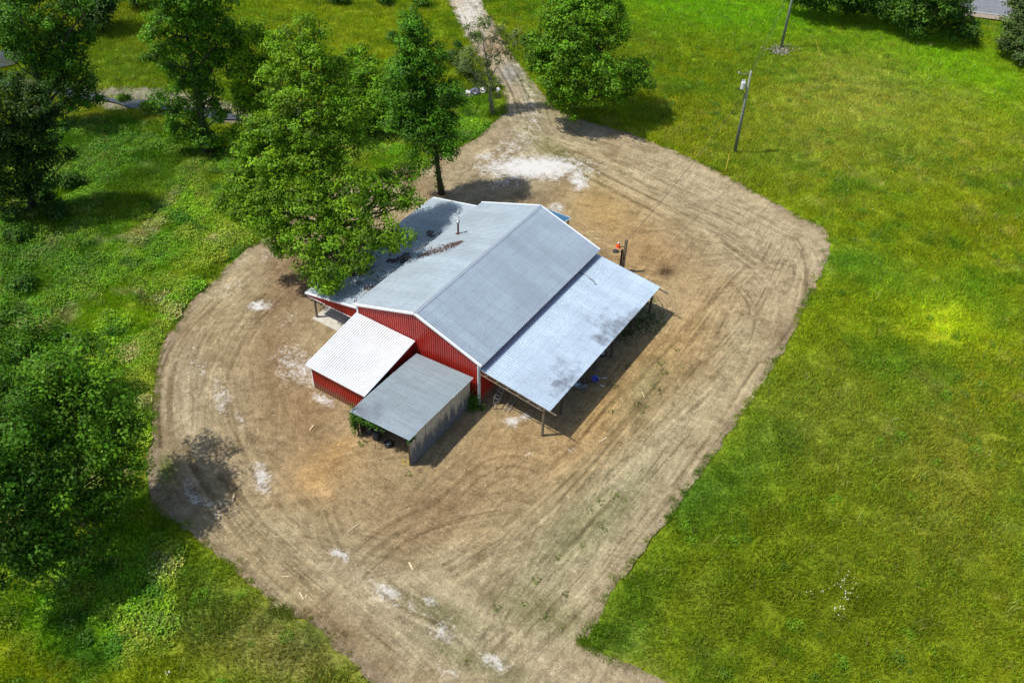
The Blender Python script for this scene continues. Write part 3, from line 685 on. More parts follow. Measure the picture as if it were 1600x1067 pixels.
# flue pipe on the left slope
fx, fy = -4.72, 12.25; fz = ZR-SL*4.72
fp = MB().tube([(fx, fy, fz-.1), (fx, fy, fz+1.15)], .085, 10).build('flue_pipe', M_RUSTPIPE, barn)
MB().lathe((fx, fy, fz+.02), [(.24, 0), (.17, .05), (.10, .12)], 12).build('flashing', M_RUSTPIPE, fp)
MB().lathe((fx, fy, fz+1.15), [(.09, 0), (.15, .04), (.15, .22), (.20, .24), (.05, .36)], 12).build('pipe_cap', M_STEEL, fp)
# small blue-grey awning on the back wall
d = Vector((0, 5.15, -.95)); m = sheet((0, 0, 0), (1, 0, 0), d, .9, d.length)
for k in range(4):
    ob = link('awning_panel', m, M_BLUETIN, barn); ob.location = (-3.15+k*.9, LY-.1, 3.55)
for x in (-3.0, .3):
    MB().box((x-.05, 23.1, 0), (x+.05, 23.2, 2.60)).build('awning_post', M_WOOD, barn)
MB().bar((-3.15, 23.36, 2.58), (.47, 23.36, 2.58), .04, .10).build('awning_trim', M_TRIM, barn)
MB().bar((.48, LY, 3.53), (.48, 23.36, 2.58), .04, .08).build('awning_trim', M_TRIM, barn)

# ------------------------------------------------------------------ red shed
rs = thing('red_shed', 'small red metal shed with pale sloping roof butted against the barn front', 'shed', (0, 0, 0))
RX0, RX1, RY0, RY1, RZH, RZL = -6.165, -.14, -6.18, .10, 3.62, 2.57
roof_row_y(rs, RY1, RZH, RY0, RZL, RX0, RX1, 7, M_WHITE)
rz_ = lambda y: RZL+(y-RY0)/(RY1-RY0)*(RZH-RZL)-.05
n = 7; w = (RX1-RX0-.5)/n
for k in range(n): wall_out((RX0+.25+k*w, RY0+.32, .03), (1, 0, 0), w, rz_(RY0+.32)-.03, None, (0, -1, 0), M_RED, 'wall_panel', rs)
n = 6; ya, yb = RY0+.32, .12; w = (yb-ya)/n
for k in range(n):
    y = ya+k*w
    wall_out((RX0+.25, y+w, .03), (0, -1, 0), w, rz_(y+w)-.03, rz_(y)-.03, (-1, 0, 0), M_RED, 'wall_panel', rs)
    if k > 2: wall_out((RX1-.25, y, .03), (0, 1, 0), w, rz_(y)-.03, rz_(y+w)-.03, (1, 0, 0), M_RED, 'wall_panel', rs)
MB().box((RX0+.20, RY0+.27, .02), (RX0+.32, RY0+.39, rz_(RY0+.3)-.01)).build('corner_trim', M_TRIM, rs)
MB().bar((RX0, RY0-.01, RZL-.03), (RX1, RY0-.01, RZL-.03), .03, .09).build('eave_trim', M_TRIM, rs)
for x in (RX0-.01, RX1+.01): MB().bar((x, RY0, RZL-.02), (x, RY1-.02, RZH-.02), .03, .09).build('rake_trim', M_TRIM, rs)
MB().box((RX1-.42, RY0+.30, .02), (RX1-.28, RY0+.44, rz_(RY0+.4)-.02)).build('post', M_WOOD, rs)

# ------------------------------------------------------------------ grey shed
gs = thing('grey_shed', 'open-fronted old shed with grey tin roof and stained tin side wall', 'shed')
SX0, SX1, SY0, SY1 = .13, 5.79, -8.19, -.20
zl = lambda y: 2.80-(y-SY0)/(SY1-SY0)*.12
n = 9; w = (SY1-SY0)/n
d = Vector((SX1-SX0, 0, .415)); m = sheet((0, 0, 0), (0, 1, 0), d, w, d.length, None, 5, .022)
for k in range(n):
    ob = link('roof_panel', m, M_OLD, gs); ob.location = (SX0+random.uniform(-.03, .03), SY0+k*w, zl(SY0+(k+.5)*w)+random.uniform(-.006, .006)); ob.rotation_euler = (random.uniform(-.004, .004), 0, 0)
n = 12; ya = SY0+.22; w = (-.45-ya)/n
for k in range(n):
    ob = wall_out((SX1-.18, ya+k*w+.004, .0), (0, 1, 0), w-.008, 3.05, None, (1, 0, 0), M_SHEDWALL, 'wall_sheet', gs, ribs=2, rh=.018)
    ob.rotation_euler.x += random.uniform(-.006, .006); ob.rotation_euler.y += 0
n = 8; w = (SX1-SX0-.5)/n
for k in range(n): wall_out((SX1-.25-k*w, SY1-.12, .0), (-1, 0, 0), w-.008, 2.62, None, (0, 1, 0), M_SHEDWALL, 'wall_sheet', gs, ribs=2, rh=.018)
n = 7; w = (SY1-.3-(SY0+.6))/n
for k in range(n): wall_out((SX0+.26, SY0+.9+(k+1)*w-.3, .0), (0, -1, 0), w-.008, 2.55, None, (-1, 0, 0), M_DARKWOOD, 'wall_sheet', gs, ribs=2, rh=.018)  # left wall coloured dark to give the shade inside the shed
for x, y, h in ((SX0+.35, SY0+.35, 2.68), (SX1-.32, SY0+.32, 3.0), (SX0+2.2, SY1-.5, 2.7), (SX1-.35, SY1-.5, 2.9), (SX0+.38, SY0+4, 2.6)):
    MB().tube([(x, y, -.05), (x, y, h)], [.09, .08], 7).build('post', M_DARKWOOD, gs)
MB().bar((SX0+.3, SY0+.12, 2.70), (SX1-.2, SY0+.12, 3.09), .05, .14).build('front_beam', M_DARKWOOD, gs)
MB().bar((SX1-.12, SY0+.05, 3.12), (SX1-.12, SY1-.1, 3.0), .04, .10).build('side_batten', M_PLANK, gs)

# ------------------------------------------------------------------ leaves and trees
def leaf_cloud(P, N, size, tint, seed, asp=.62):
    """P centres, N facings -> folded four-corner leaves"""
    r = np.random.default_rng(seed); n = len(P)
    N = N/np.linalg.norm(N, axis=1)[:, None]
    a = r.normal(size=(n, 3)); a -= N*np.einsum('ij,ij->i', a, N)[:, None]; a /= np.linalg.norm(a, axis=1)[:, None]
    b = np.cross(N, a); L = size*r.uniform(.65, 1.35, n)[:, None]
    tip = P+a*L*.5-N*L*.10; base = P-a*L*.5; s1 = P+b*L*asp*.5+N*L*.08; s2 = P-b*L*asp*.5+N*L*.08
    V = np.stack([base, s1, tip, s2], 1).reshape(-1, 3)
    F = np.arange(4*n).reshape(-1, 4)
    return V, F
def make_tree(name, label, cat, base, lobes, trunk_r, tint, seed, leaf=.27, dens=1.0, bark=None, trunk_top=None, group=None, clump=.62, ivy=0, stray=1.0, droop=0., gap=.15):
    """lobes: (x, y, z, r) in world metres"""
    r = np.random.default_rng(seed); bark = bark or M_BARK
    base = np.array([base[0], base[1], 0.0]); t = thing(name, label, cat, tuple(base), group=group)
    Lb = np.array(lobes, float); top = Lb[:, 2].max(); zmin = Lb[:, 2].min()
    ctr = np.average(Lb[:, :3], axis=0, weights=Lb[:, 3]**2)
    tt = np.array(trunk_top if trunk_top is not None else Lb[Lb[:, 2].argmax(), :3])
    if len(lobes) > 7:                     # stray sprays that break the outline
        ex = []
        for _ in range(len(lobes)):
            q = Lb[r.integers(0, len(Lb))]; dv = q[:3]-ctr; dv = dv/np.linalg.norm(dv)+r.normal(size=3)*.45; dv /= np.linalg.norm(dv)
            if r.random() < .75*stray: ex.append([*(q[:3]+dv*q[3]*r.uniform(.85, 1.25)), q[3]*r.uniform(.25, .45)])
        ex = np.array([e_ for e_ in ex if e_[2] > 1.0], float).reshape(-1, 4); Lb = np.concatenate([Lb, ex])
    tr = MB(); pts = []; n = 9
    for k in range(n+1):
        s = k/n; p = base*(1-s)+tt*s; wob = .25*math.sin(s*math.pi)*r.normal(size=2)*.5
        pts.append(np.array([p[0]+wob[0], p[1]+wob[1], s*tt[2]-(.1 if k == 0 else 0)]))
    rad = [trunk_r*((1-k/n)**.8*.92+.06)*(1.35 if k == 0 else 1) for k in range(n+1)]
    tr.tube([p-base for p in pts], rad, 9)
    def trunk_at(z):
        s = min(max(z/tt[2], 0.06), .96)*n; k = int(s); f = s-k
        return pts[k]*(1-f)+pts[min(k+1, n)]*f, rad[k]*(1-f)+rad[min(k+1, n)]*f
    CP = []; CN = []; CT = []
    for (x, y, z, R) in Lb:
        c = np.array([x, y, z]); hd = np.linalg.norm(c[:2]-base[:2])
        a, ra = trunk_at(max(z-hd*.75-R*.3, min(top*.12, z*.5)))
        L = np.linalg.norm(c-a)
        if L > .4:
            mid1 = a*.66+c*.34+np.array([0, 0, -.06*L])+r.normal(size=3)*.06*L; mid2 = a*.33+c*.67+np.array([0, 0, .02*L])+r.normal(size=3)*.05*L
            r0 = min(ra*.55, .04+.022*R+.009*L)
            tr.tube([a-base, mid1-base, mid2-base, c-base], [r0, r0*.75, r0*.5, r0*.25], 6)
        nc = max(6, int(7.0*R**2*dens/clump/clump*.62))
        d = r.normal(size=(nc, 3)); d[:, 2] = d[:, 2]*.9+.15; d /= np.linalg.norm(d, axis=1)[:, None]
        rr = R*(r.uniform(.25, 1.0, nc)**.45)*(1+.35*r.normal(size=nc)*.5)
        cc = c+d*rr[:, None]*np.array([1, 1, .85]); cc[:, 2] = np.maximum(cc[:, 2], .5)
        for q in range(nc):
            if r.random() < gap: continue
            if q % 3 == 0: tr.tube([c-base, (c*.5+cc[q]*.5)+r.normal(size=3)*.08-base, cc[q]-base], [.03, .022, .01], 4, False)
            cr = clump*r.uniform(.65, 1.35); m = int(34*(cr/.6)**2*(.27/leaf)**2*r.uniform(.7, 1.2))
            e = r.normal(size=(m, 3)); e /= np.linalg.norm(e, axis=1)[:, None]; e *= (r.uniform(0, 1, m)**.45)[:, None]
            p = cc[q]+e*cr*np.array([1.15, 1.15, .72]); p[:, 2] -= droop*(e[:, 0]**2+e[:, 1]**2)*cr
            nn = e*.95+d[q]*.35+np.array([0, 0, .55])+r.normal(size=(m, 3))*.32
            CP.append(p); CN.append(nn)
            hue = r.normal()*.5
            tv = np.array(tint)*max(.45, 1.05+.30*r.normal())
            tv = tv*np.array([1+.16*hue, 1+.03*hue, 1])
            CT.append(np.tile(tv, (m, 1))*(1+.18*r.normal(size=(m, 1))))
    for k in range(ivy):
        z = r.uniform(.1, tt[2]*.75); a, ra = trunk_at(z); th = r.uniform(0, 6.28); q = a+np.array([math.cos(th), math.sin(th), 0])*(ra+.1+.18*r.random())
        CP.append(q[None]); CN.append(np.array([[math.cos(th), math.sin(th), .6]])); CT.append(np.array([tint])*.8)
    P = np.concatenate(CP)-base; N = np.concatenate(CN); T = np.clip(np.concatenate(CT), .004, .5)
    ok = P[:, 2] > .05; P, N, T = P[ok], N[ok], T[ok]
    V, F = leaf_cloud(P, N, leaf, tint, seed+1)
    me = mesh_np('crown', V, F); col_attr(me, 'tint', np.repeat(T, 4, axis=0))
    link('crown', me, M_LEAF, t)
    tr.build('trunk', bark, t, True)
    global NLEAF; NLEAF += len(P)
    return t
NLEAF = 0
def LB(*L): return [(*G(a, b, z), r) for a, b, z, r in L]

def SL5(*L): return [(*G(a, b, z), r*(1.15 if z > 14 else .88)) for a, b, z, r in L]
def SM(*L): return [(*G(a, b, z), r*(1.08 if z > 9 else .95)) for a, b, z, r in L]
DG = (.045, .120, .006); MG = (.085, .195, .007); YG = (.125, .245, .008); BG = (.10, .24, .008)
# tall spreading tree over the left lean-to
b4 = G(515, 388)
make_tree('shade_tree', 'tallest spreading light-green tree overhanging the left end of the barn roof', 'tree', b4, SM(
    (467,45,21.5,1.2),(455,95,19,1.6),(492,100,19,1.5),(480,70,20.3,1.0),(517,130,17,1.5),(440,140,17,1.8),(475,150,16.5,2.0),(520,185,14.5,1.9),(435,195,14.5,2.0),(480,205,14,2.3),
    (410,245,12.5,1.8),(450,250,12,2.2),(500,260,11.5,2.3),(545,225,12.5,1.4),(550,290,10,2.0),(400,300,10,2.0),(380,275,10.5,1.3),(365,310,9,1.4),(390,335,8.5,1.7),(440,310,9.5,2.2),(490,320,9,2.4),
    (540,340,8,2.3),(590,290,8.8,1.7),(625,275,8.5,1.4),(650,262,8.3,1.0),(600,320,7.5,1.6),(640,305,7.5,1.1),(645,320,7.2,.7),(430,355,7.5,1.8),(470,375,7,2.0),(520,385,6.5,2.0),(570,375,6.5,1.8),
    (610,360,6.6,1.3),(632,375,6.2,1.0),(480,412,5.6,1.5),(520,420,5.4,1.5),(555,405,5.8,1.3),(500,435,5.0,1.0),(375,285,9.5,1.2),(600,375,6.0,1.0),(440,375,6.0,1.1),(500,45,21,.9),(430,65,19.5,1.0),(520,105,18,1.1),(545,180,14.6,1.2),(415,195,14.2,1.3),(395,220,13.2,1.1)),
    .46, (.130, .255, .006), 41, leaf=.24, dens=1.15, trunk_top=G(480, 70, 20), gap=.17, clump=.60)
b5 = G(690, 303)
make_tree('ivy_tree', 'slender dark-green ivy-clad tree standing just behind the barn roof', 'tree', b5, SL5(
    (640,28,18.2,1.0),(645,45,17.4,1.1),(650,60,16.4,1.3),(632,72,16,.9),(668,85,15,1.6),(640,100,14.4,1.3),(625,110,13.8,1.0),(660,125,12.8,1.9),(690,140,12,1.7),(640,150,11.6,1.7),(620,165,10.6,1.3),(670,175,9.8,2.1),(700,190,9,1.4),
    (650,205,8.2,1.8),(690,215,7.6,1.6),(660,235,6.6,1.4),(695,235,6.4,1.1),(675,255,5.2,.8),(612,150,11,1.2),(708,160,10.4,1.3),(615,130,12.2,1.2),(665,150,10.8,2.2),(650,185,9,2.2),(625,195,8.6,1.4),(700,215,7.6,1.5),(680,105,13.6,1.3)),
    .30, (.068, .185, .006), 52, leaf=.23, dens=1.25, stray=.15, trunk_top=G(655, 60, 16.8), ivy=500, gap=.1)
b7 = G(897, 172)
make_tree('maple_tree', 'large rounded bright-green tree beside the drive at the top of the yard', 'tree', b7, LB(
    (905,-40,15.5,2.2),(880,-5,13.5,2.2),(930,-5,13.5,2.4),(900,30,12,2.6),(950,25,12,1.9),(865,35,11.5,1.9),(855,70,9.5,1.9),(890,80,9,2.6),(935,75,9,2.5),(965,50,10.5,1.4),(860,110,7,1.9),(900,120,6.5,2.3),
    (940,115,6.8,2.2),(975,110,6.5,1.7),(997,110,6,1.4),(985,130,5.2,1.5),(870,145,4.6,1.5),(910,155,4.0,1.7),(950,145,4.6,1.5),(968,150,3.4,1.0),(885,165,3.2,1.2),(850,90,8,1.2),(1003,122,5.6,.9)),
    .45, (.105, .235, .007), 63, leaf=.28, dens=1.35, gap=.08)
b6 = G(770, 180)
make_tree('thin_tree', 'thin sparse grey-green tree between the drive and the creek', 'tree', b6, LB(
    (755,35,10.5,1.0),(740,55,9,1.1),(775,60,8.6,1.3),(800,62,8.4,1.0),(735,85,7,1.1),(765,90,6.5,1.3),(720,100,6.4,.8),(790,90,6.5,1.1),(765,125,4.2,1.2),(745,115,5,1.0),(775,140,3,.9)),
    .2, (.135, .185, .060), 64, leaf=.20, dens=.8, bark=M_BARKG, trunk_top=G(752, 45, 10.3), ivy=220, gap=.35, clump=.5)
b2 = G(325, 238)
make_tree('dark_tree', 'tall dark-green tree with forked limbs left of the spreading tree', 'tree', b2, LB(
    (250,-20,18,2.0),(290,-10,17.5,2.2),(335,-5,16.5,2.0),(265,25,15.2,2.0),(305,25,15,2.0),(340,35,14,1.6),(245,50,14,1.2),(350,60,12.2,1.4),(300,60,12.6,1.8),(275,75,12,1.4),(325,85,10.5,1.4),(345,90,10,1.2),
    (245,85,11.5,1.1),(270,105,9.6,1.4),(310,115,8.6,1.7),(285,140,7,1.5),(330,140,6.6,1.4),(250,155,6.4,1.1),(275,175,5,1.3),(300,170,4.6,1.6),(340,175,4.4,1.3),(305,210,2.4,1.5),(275,205,2.6,1.1),(330,215,2.0,1.3),(365,110,8.6,1.0)),
    .45, (.078, .20, .006), 75, leaf=.28, dens=1.3, trunk_top=G(285, 15, 15.6), gap=.12, ivy=900)
b3 = G(408, 218)
make_tree('pale_tree', 'narrow yellow-green tree with ascending limbs rising behind the spreading tree', 'tree', b3, LB(
    (385,45,12.5,1.0),(410,60,12,1.1),(372,75,11,1.2),(380,105,9.4,1.4),(415,110,8.8,1.6),(395,150,6,1.7),(430,150,5.8,1.5),(395,50,12.5,1.2),(380,85,10.5,1.3),(400,100,9.5,1.4),(425,75,11,1.2),(385,130,7.5,1.5),(415,130,7,1.6),(440,110,8.6,1.5),(405,165,4.8,1.4),(380,165,5,1.0),(430,165,4.6,1.3),(378,200,2.6,1.3),(365,215,2.0,1.2)),
    .26, (.165, .31, .006), 86, leaf=.28, dens=1.3, gap=.1)
make_tree('creekside_tree', 'bushy light-green tree filling the gap between the spreading and ivy trees', 'tree', G(572, 205), LB(
    (555,88,7.6,1.2),(535,110,6.6,1.4),(575,112,6.6,1.6),(600,135,5.4,1.5),(550,135,5.4,1.8),(585,160,4.0,1.8),(545,165,4.0,1.8),(615,165,3.6,1.5),(525,150,4.6,1.4),(565,185,2.6,1.7),(600,190,2.2,1.4),(530,190,2.2,1.4),(618,108,6.4,1.2),(635,190,2.2,1.2)),
    .22, (.120, .26, .006), 88, leaf=.26, dens=1.1, gap=.15)
b1 = G(85, 205)
make_tree('leaning_tree', 'dark tree with leaning trunk at the upper left corner', 'tree', b1, LB(
    (20,-30,15,2.6),(70,-20,14,2.2),(110,15,12,1.8),(15,30,12.5,2.4),(60,40,11,2.2),(95,60,9,1.8),(125,60,8.6,1.6),(35,75,9.4,2.0),(70,95,7.6,2.0),(110,95,7,1.8),(130,125,5,1.6),(95,130,5,1.6),(135,150,3.4,1.4),(110,155,3,1.3),(140,40,9.4,.9),(10,60,10,1.8)),
    .42, (.062, .165, .006), 97, leaf=.28, dens=1.3, trunk_top=G(30, 20, 13), gap=.12, ivy=500)
b10 = G(50, 325)
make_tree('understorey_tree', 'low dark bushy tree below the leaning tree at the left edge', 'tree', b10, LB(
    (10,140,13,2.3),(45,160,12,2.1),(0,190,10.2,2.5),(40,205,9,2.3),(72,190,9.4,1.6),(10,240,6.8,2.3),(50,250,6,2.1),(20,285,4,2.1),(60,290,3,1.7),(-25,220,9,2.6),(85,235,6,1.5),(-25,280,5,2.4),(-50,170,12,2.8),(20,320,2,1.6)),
    .35, (.038, .090, .008), 98, leaf=.28, dens=1.1, gap=.12)  # leaf tint darkened to carry the cloud shade on the left
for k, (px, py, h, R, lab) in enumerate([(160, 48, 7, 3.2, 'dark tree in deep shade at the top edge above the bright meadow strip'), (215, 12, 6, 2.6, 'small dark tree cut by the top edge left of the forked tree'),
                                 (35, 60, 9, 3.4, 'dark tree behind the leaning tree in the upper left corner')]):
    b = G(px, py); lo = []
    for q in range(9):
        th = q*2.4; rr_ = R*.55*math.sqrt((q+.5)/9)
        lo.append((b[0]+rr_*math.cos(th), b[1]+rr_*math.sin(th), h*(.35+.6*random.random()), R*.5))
    make_tree('background_tree', lab, 'tree', b, lo, .25, (.035, .090, .010), 120+k, leaf=.32, dens=1.1, gap=.1, group='trees at the top left of the picture')  # dark leaf tint stands in for cloud shade over the top left
# dense wood at the lower left
for k, (px, py, lobes, lab, ti) in enumerate([
    (150, 830, ((150,560,11.5,2.2),(110,590,12,2.4),(190,620,10,2.0),(70,620,12,2.4),(140,650,10,2.5),(195,680,8.5,2.2),(100,700,9.5,2.5),(160,730,7.5,2.4),(210,720,6.5,1.8),(60,680,10.5,2.3),(125,780,6.5,2.2),(180,790,5,1.9),(90,760,8,2.3),(205,770,4.5,1.5),(140,830,4.5,1.8),(165,600,10.5,1.8),(215,670,7,1.6)),
        'dense green tree nearest the yard edge at the lower left', (.085, .20, .006)),
    (10, 885, ((20,640,13,2.4),(10,700,11.5,2.5),(50,740,9.8,2.4),(20,780,9,2.5),(60,810,7.5,2.3),(10,840,7.5,2.4),(90,850,5.5,2.0),(40,870,5.5,2.2),(110,880,4,1.8),(-20,760,11,2.5)),
        'dense tree cut by the left edge beneath the larger lower-left tree', (.055, .145, .006)),
    (60, 600, ((30,500,8,2.0),(70,510,7.5,1.8),(20,545,7.6,2.2),(60,560,7.2,2.0),(100,540,6.2,1.6),(0,590,8,2.4),(120,570,5.5,1.6),(15,490,8,1.5)),
        'dark rounded tree rising above the weeds at the left edge', (.065, .165, .006))]):
    make_tree('wood_tree', lab, 'tree', G(px-20, py-15), LB(*[(a_-27, b_, c_*.93, d_*.96) for a_, b_, c_, d_ in lobes]), .4, ti, 140+k, leaf=.24, dens=1.0, gap=.22, clump=.72, stray=.4, group='trees of the lower left wood')
# hedge trees before the road
for k, (px, py, lobes, lab, ti) in enumerate([
    (1290, 14, ((1260,-4,3,2.0),(1300,0,3.4,2.2),(1275,-14,4.5,2.4),(1330,-8,4.5,2.4),(1250,-8,3,1.8),(1310,-30,6,2.4),(1280,0,2.4,1.6),(1320,2,2.2,1.6)), 'leftmost dark hedge tree at the top edge', DG),
    (1375, 22, ((1350,2,3.6,2.2),(1385,8,3.6,2.2),(1400,20,2.2,1.5),(1360,-30,6.5,2.6),(1405,-10,5,2.2),(1330,-10,4,2),(1370,6,2.6,1.8),(1400,6,2.6,1.6),(1340,5,2.4,1.5)), 'dark hedge tree at the top edge left of the round bush', DG),
    (1440, 48, ((1430,-10,6,2.3),(1460,-8,6,2.2),(1440,-30,8,2.6),(1475,-10,7,2.2),(1480,15,5,1.8),(1415,-5,5,2),(1465,0,5.5,2.2),(1420,15,4.2,1.8),(1450,20,4,2.0),(1435,40,2.2,1.7),(1470,38,2.4,1.6),(1410,32,2.4,1.1)), 'round bright-green hedge tree left of the road gap', (.065, .155, .012)),
    (1510, 55, ((1495,0,5,1.5),(1505,8,4.6,1.2),(1492,-14,6.5,1.8),(1505,25,3.6,1.5),(1515,42,2.4,1.3),(1495,48,2.0,1.3),(1520,55,1.4,1.1),(1485,20,4,1.4)), 'narrow hedge tree standing beside the road gap', (.055, .135, .012)),
    (1595, 92, ((1605,20,5.5,2.0),(1585,35,4.4,1.6),(1610,-5,7,2.4),(1596,0,6.4,1.8),(1615,70,3,2.4),(1610,50,4,2.0),(1580,60,2.8,1.5),(1600,75,2.2,1.7),(1570,70,1.8,1.2),(1590,10,5,1.2)), 'bushy hedge tree at the right edge with brownish tips', (.075, .125, .030)),
    ]):
    make_tree('hedge_tree', lab, 'tree', G(px, py), LB(*lobes), .2, ti, 160+k, leaf=.30, dens=1.3, gap=.08, group='hedge trees in front of the road')
# shrubs
SH = [(552,150,3.2,2.0,YG,'yellow-green creekside bush just right of the spreading tree'),(590,165,2.8,1.8,MG,'mid-green bush between the spreading tree and the ivy tree'),(528,185,2.4,1.5,YG,'low pale bush at the foot of the creekside thicket'),
 (620,118,2.6,1.5,MG,'bush behind the ivy tree on its left'),(575,205,1.8,1.3,MG,'low dark bush nearest the yard in the creekside thicket'),(725,118,2.4,1.6,(.09,.14,.03),'olive bush on the creek bank left of the thin tree'),
 (708,100,2.0,1.2,(.08,.14,.02),'smaller olive bush behind the ivy tree'),(700,165,1.6,1.0,(.12,.15,.07),'grey-green bush by the creek right of the ivy tree'),(821,82,2.6,.7,DG,'small sapling right of the upper drive'),
 (716,82,1.8,.5,DG,'small sapling left of the upper drive'),(613,66,1.6,.8,DG,'lone shrub in the far meadow'),(600,6,1.8,1.6,DG,'shrub at the top edge left of the drive'),(530,5,1.6,1.8,DG,'long low shrub at the top edge above the meadow'),
 (660,10,1.6,1.3,MG,'shrub at the top edge beside the drive'),(235,175,1.0,1.3,YG,'grassy bush on the creek bar left of the forked tree'),(195,160,.9,1.0,YG,'tuft of brush at the left end of the creek bar'),(375,245,1.8,1.2,YG,'pale bush in front of the narrow tree'),
 (30,375,1.6,1.8,DG,'dark shrub in the weeds at the left edge'),(90,340,1.5,1.6,(.05,.13,.012),'shrub at the foot of the low dark tree'),(115,290,1.2,1.5,DG,'dark shrub in shade near the leaning trunk'),
 (40,450,1.4,1.3,(.06,.15,.012),'green shrub above the lower left wood'),(340,225,1.1,.9,YG,'small shrub at the foot of the forked tree'),(745,60,.7,.5,MG,'low weed clump on the drive verge'),(455,215,1.8,1.4,YG,'pale bush behind the spreading tree')]
for k, (px, py, h, R, ti, lab) in enumerate(SH):
    b = G(px, py); lo = []; nq = 5
    for q in range(nq):
        th = q*2.4+k; rr_ = R*.6*math.sqrt(q/nq)
        lo.append((b[0]+rr_*math.cos(th), b[1]+rr_*math.sin(th), max(R*.35, h*(.75-.3*q/nq)-R*.1), R*.55))
    make_tree('shrub', lab, 'shrub', b, lo, .07, ti, 200+k, leaf=.22, dens=1.0, gap=.1, clump=.42)
# vines on the grey shed's open corner
def vine(label, spots, seed, tint=(.055, .15, .012)):
    r = np.random.default_rng(seed); P = []
    for (x, y, z, R, n) in spots: P.append(np.array([x, y, z])+r.normal(size=(n, 3))*np.array(R if hasattr(R, '__len__') else (R, R, R)))
    P = np.concatenate(P); P = P[P[:, 2] > .04]; N = r.normal(size=P.shape)+np.array([0, -.6, .9])
    V, F = leaf_cloud(P, N, .17, tint, seed); b = np.array([spots[0][0], spots[0][1], 0.])
    t = thing('climbing_vine', label, 'vine', tuple(b))
    me = mesh_np('foliage', V-b, F); col_attr(me, 'tint', np.repeat(np.array([tint])*r.uniform(.6, 1.4, (len(P), 1)), 4, 0)); link('foliage', me, M_LEAF, t)
    mb = MB()
    for (x, y, z, R, n) in spots: mb.tube([(x-b[0]+r.normal()*.1, y-b[1], 0), (x-b[0], y-b[1], z*.5), (x-b[0]+r.normal()*.1, y-b[1], z)], [.02, .015, .008], 5)
    mb.build('stem', M_BARK, t)
vine('green vine climbing the left post of the grey shed', [(SX0+.1, SY0+.3, 1.5, (.14, .18, .6), 520), (SX0+.9, SY0+.05, 2.45, (.4, .12, .18), 260), (SX0+2.3, SY0+.06, 2.62, (.5, .1, .14), 150), (SX0+.12, SY0+1.2, 1.9, (.1, .5, .4), 160)], 5)
vine('leafy vine at the corner between grey shed and barn downspout', [(SX1+.15, SY1-.35, .7, (.28, .25, .45), 420), (SX1+.25, SY1-.1, .3, (.35, .3, .2), 200)], 6)
vine('thin vine on the near top corner of the grey shed wall', [(SX1-.1, SY0+.35, 2.85, (.06, .25, .1), 70)], 7)

# ------------------------------------------------------------------ grass and weeds (instanced patches)
def blades(seed, n, R, hmin, hmax, w):
    r = np.random.default_rng(seed); a = r.uniform(0, 6.283, n); d = R*np.sqrt(r.uniform(0, 1, n)); c = np.stack([d*np.cos(a), d*np.sin(a), np.zeros(n)], 1)
    h = r.uniform(hmin, hmax, n); th = r.uniform(0, 6.283, n); s = np.stack([np.cos(th), np.sin(th), np.zeros(n)], 1)*w/2
    le = np.stack([r.normal(size=n)*.4, r.normal(size=n)*.4, np.ones(n)], 1); 
    tip = c+le*h[:, None]; m = c+le*h[:, None]*np.array([.35, .35, .55])
    V = np.stack([c-s, c+s, m+s*.8, tip, m-s*.8], 1).reshape(-1, 3)
    me = bpy.data.meshes.new('blades'); me.from_pydata(V.tolist(), [], [tuple(range(5*i, 5*i+5)) for i in range(n)])
    sh = r.uniform(.65, 1.4, n); sh = np.where(r.random(n) < .10, sh*1.5, sh); C = np.stack([sh*r.uniform(.9, 1.2, n), sh, sh*r.uniform(.8, 1.5, n)], 1); col_attr(me, 'shade', np.repeat(C, 5, 0))
    me.materials.append(M_GRASS); return me
def weeds(seed, n, R, h, lf=.14):
    r = np.random.default_rng(seed); a = r.uniform(0, 6.283, n); d = R*np.sqrt(r.uniform(0, 1, n))
    P = np.stack([d*np.cos(a), d*np.sin(a), .08+h*r.uniform(0, 1, n)*(1-.6*(d/R)**2)], 1)
    V, F = leaf_cloud(P, r.normal(size=(n, 3))*.45+np.array([0, 0, 1]), lf, None, seed, .75)
    me = mesh_np('weed', V, F); C = np.repeat(r.uniform(.6, 1.45, (n, 1))*np.array([[1, 1, 1]]), 4, 0); col_attr(me, 'shade', C); me.materials.append(M_GRASS); return me
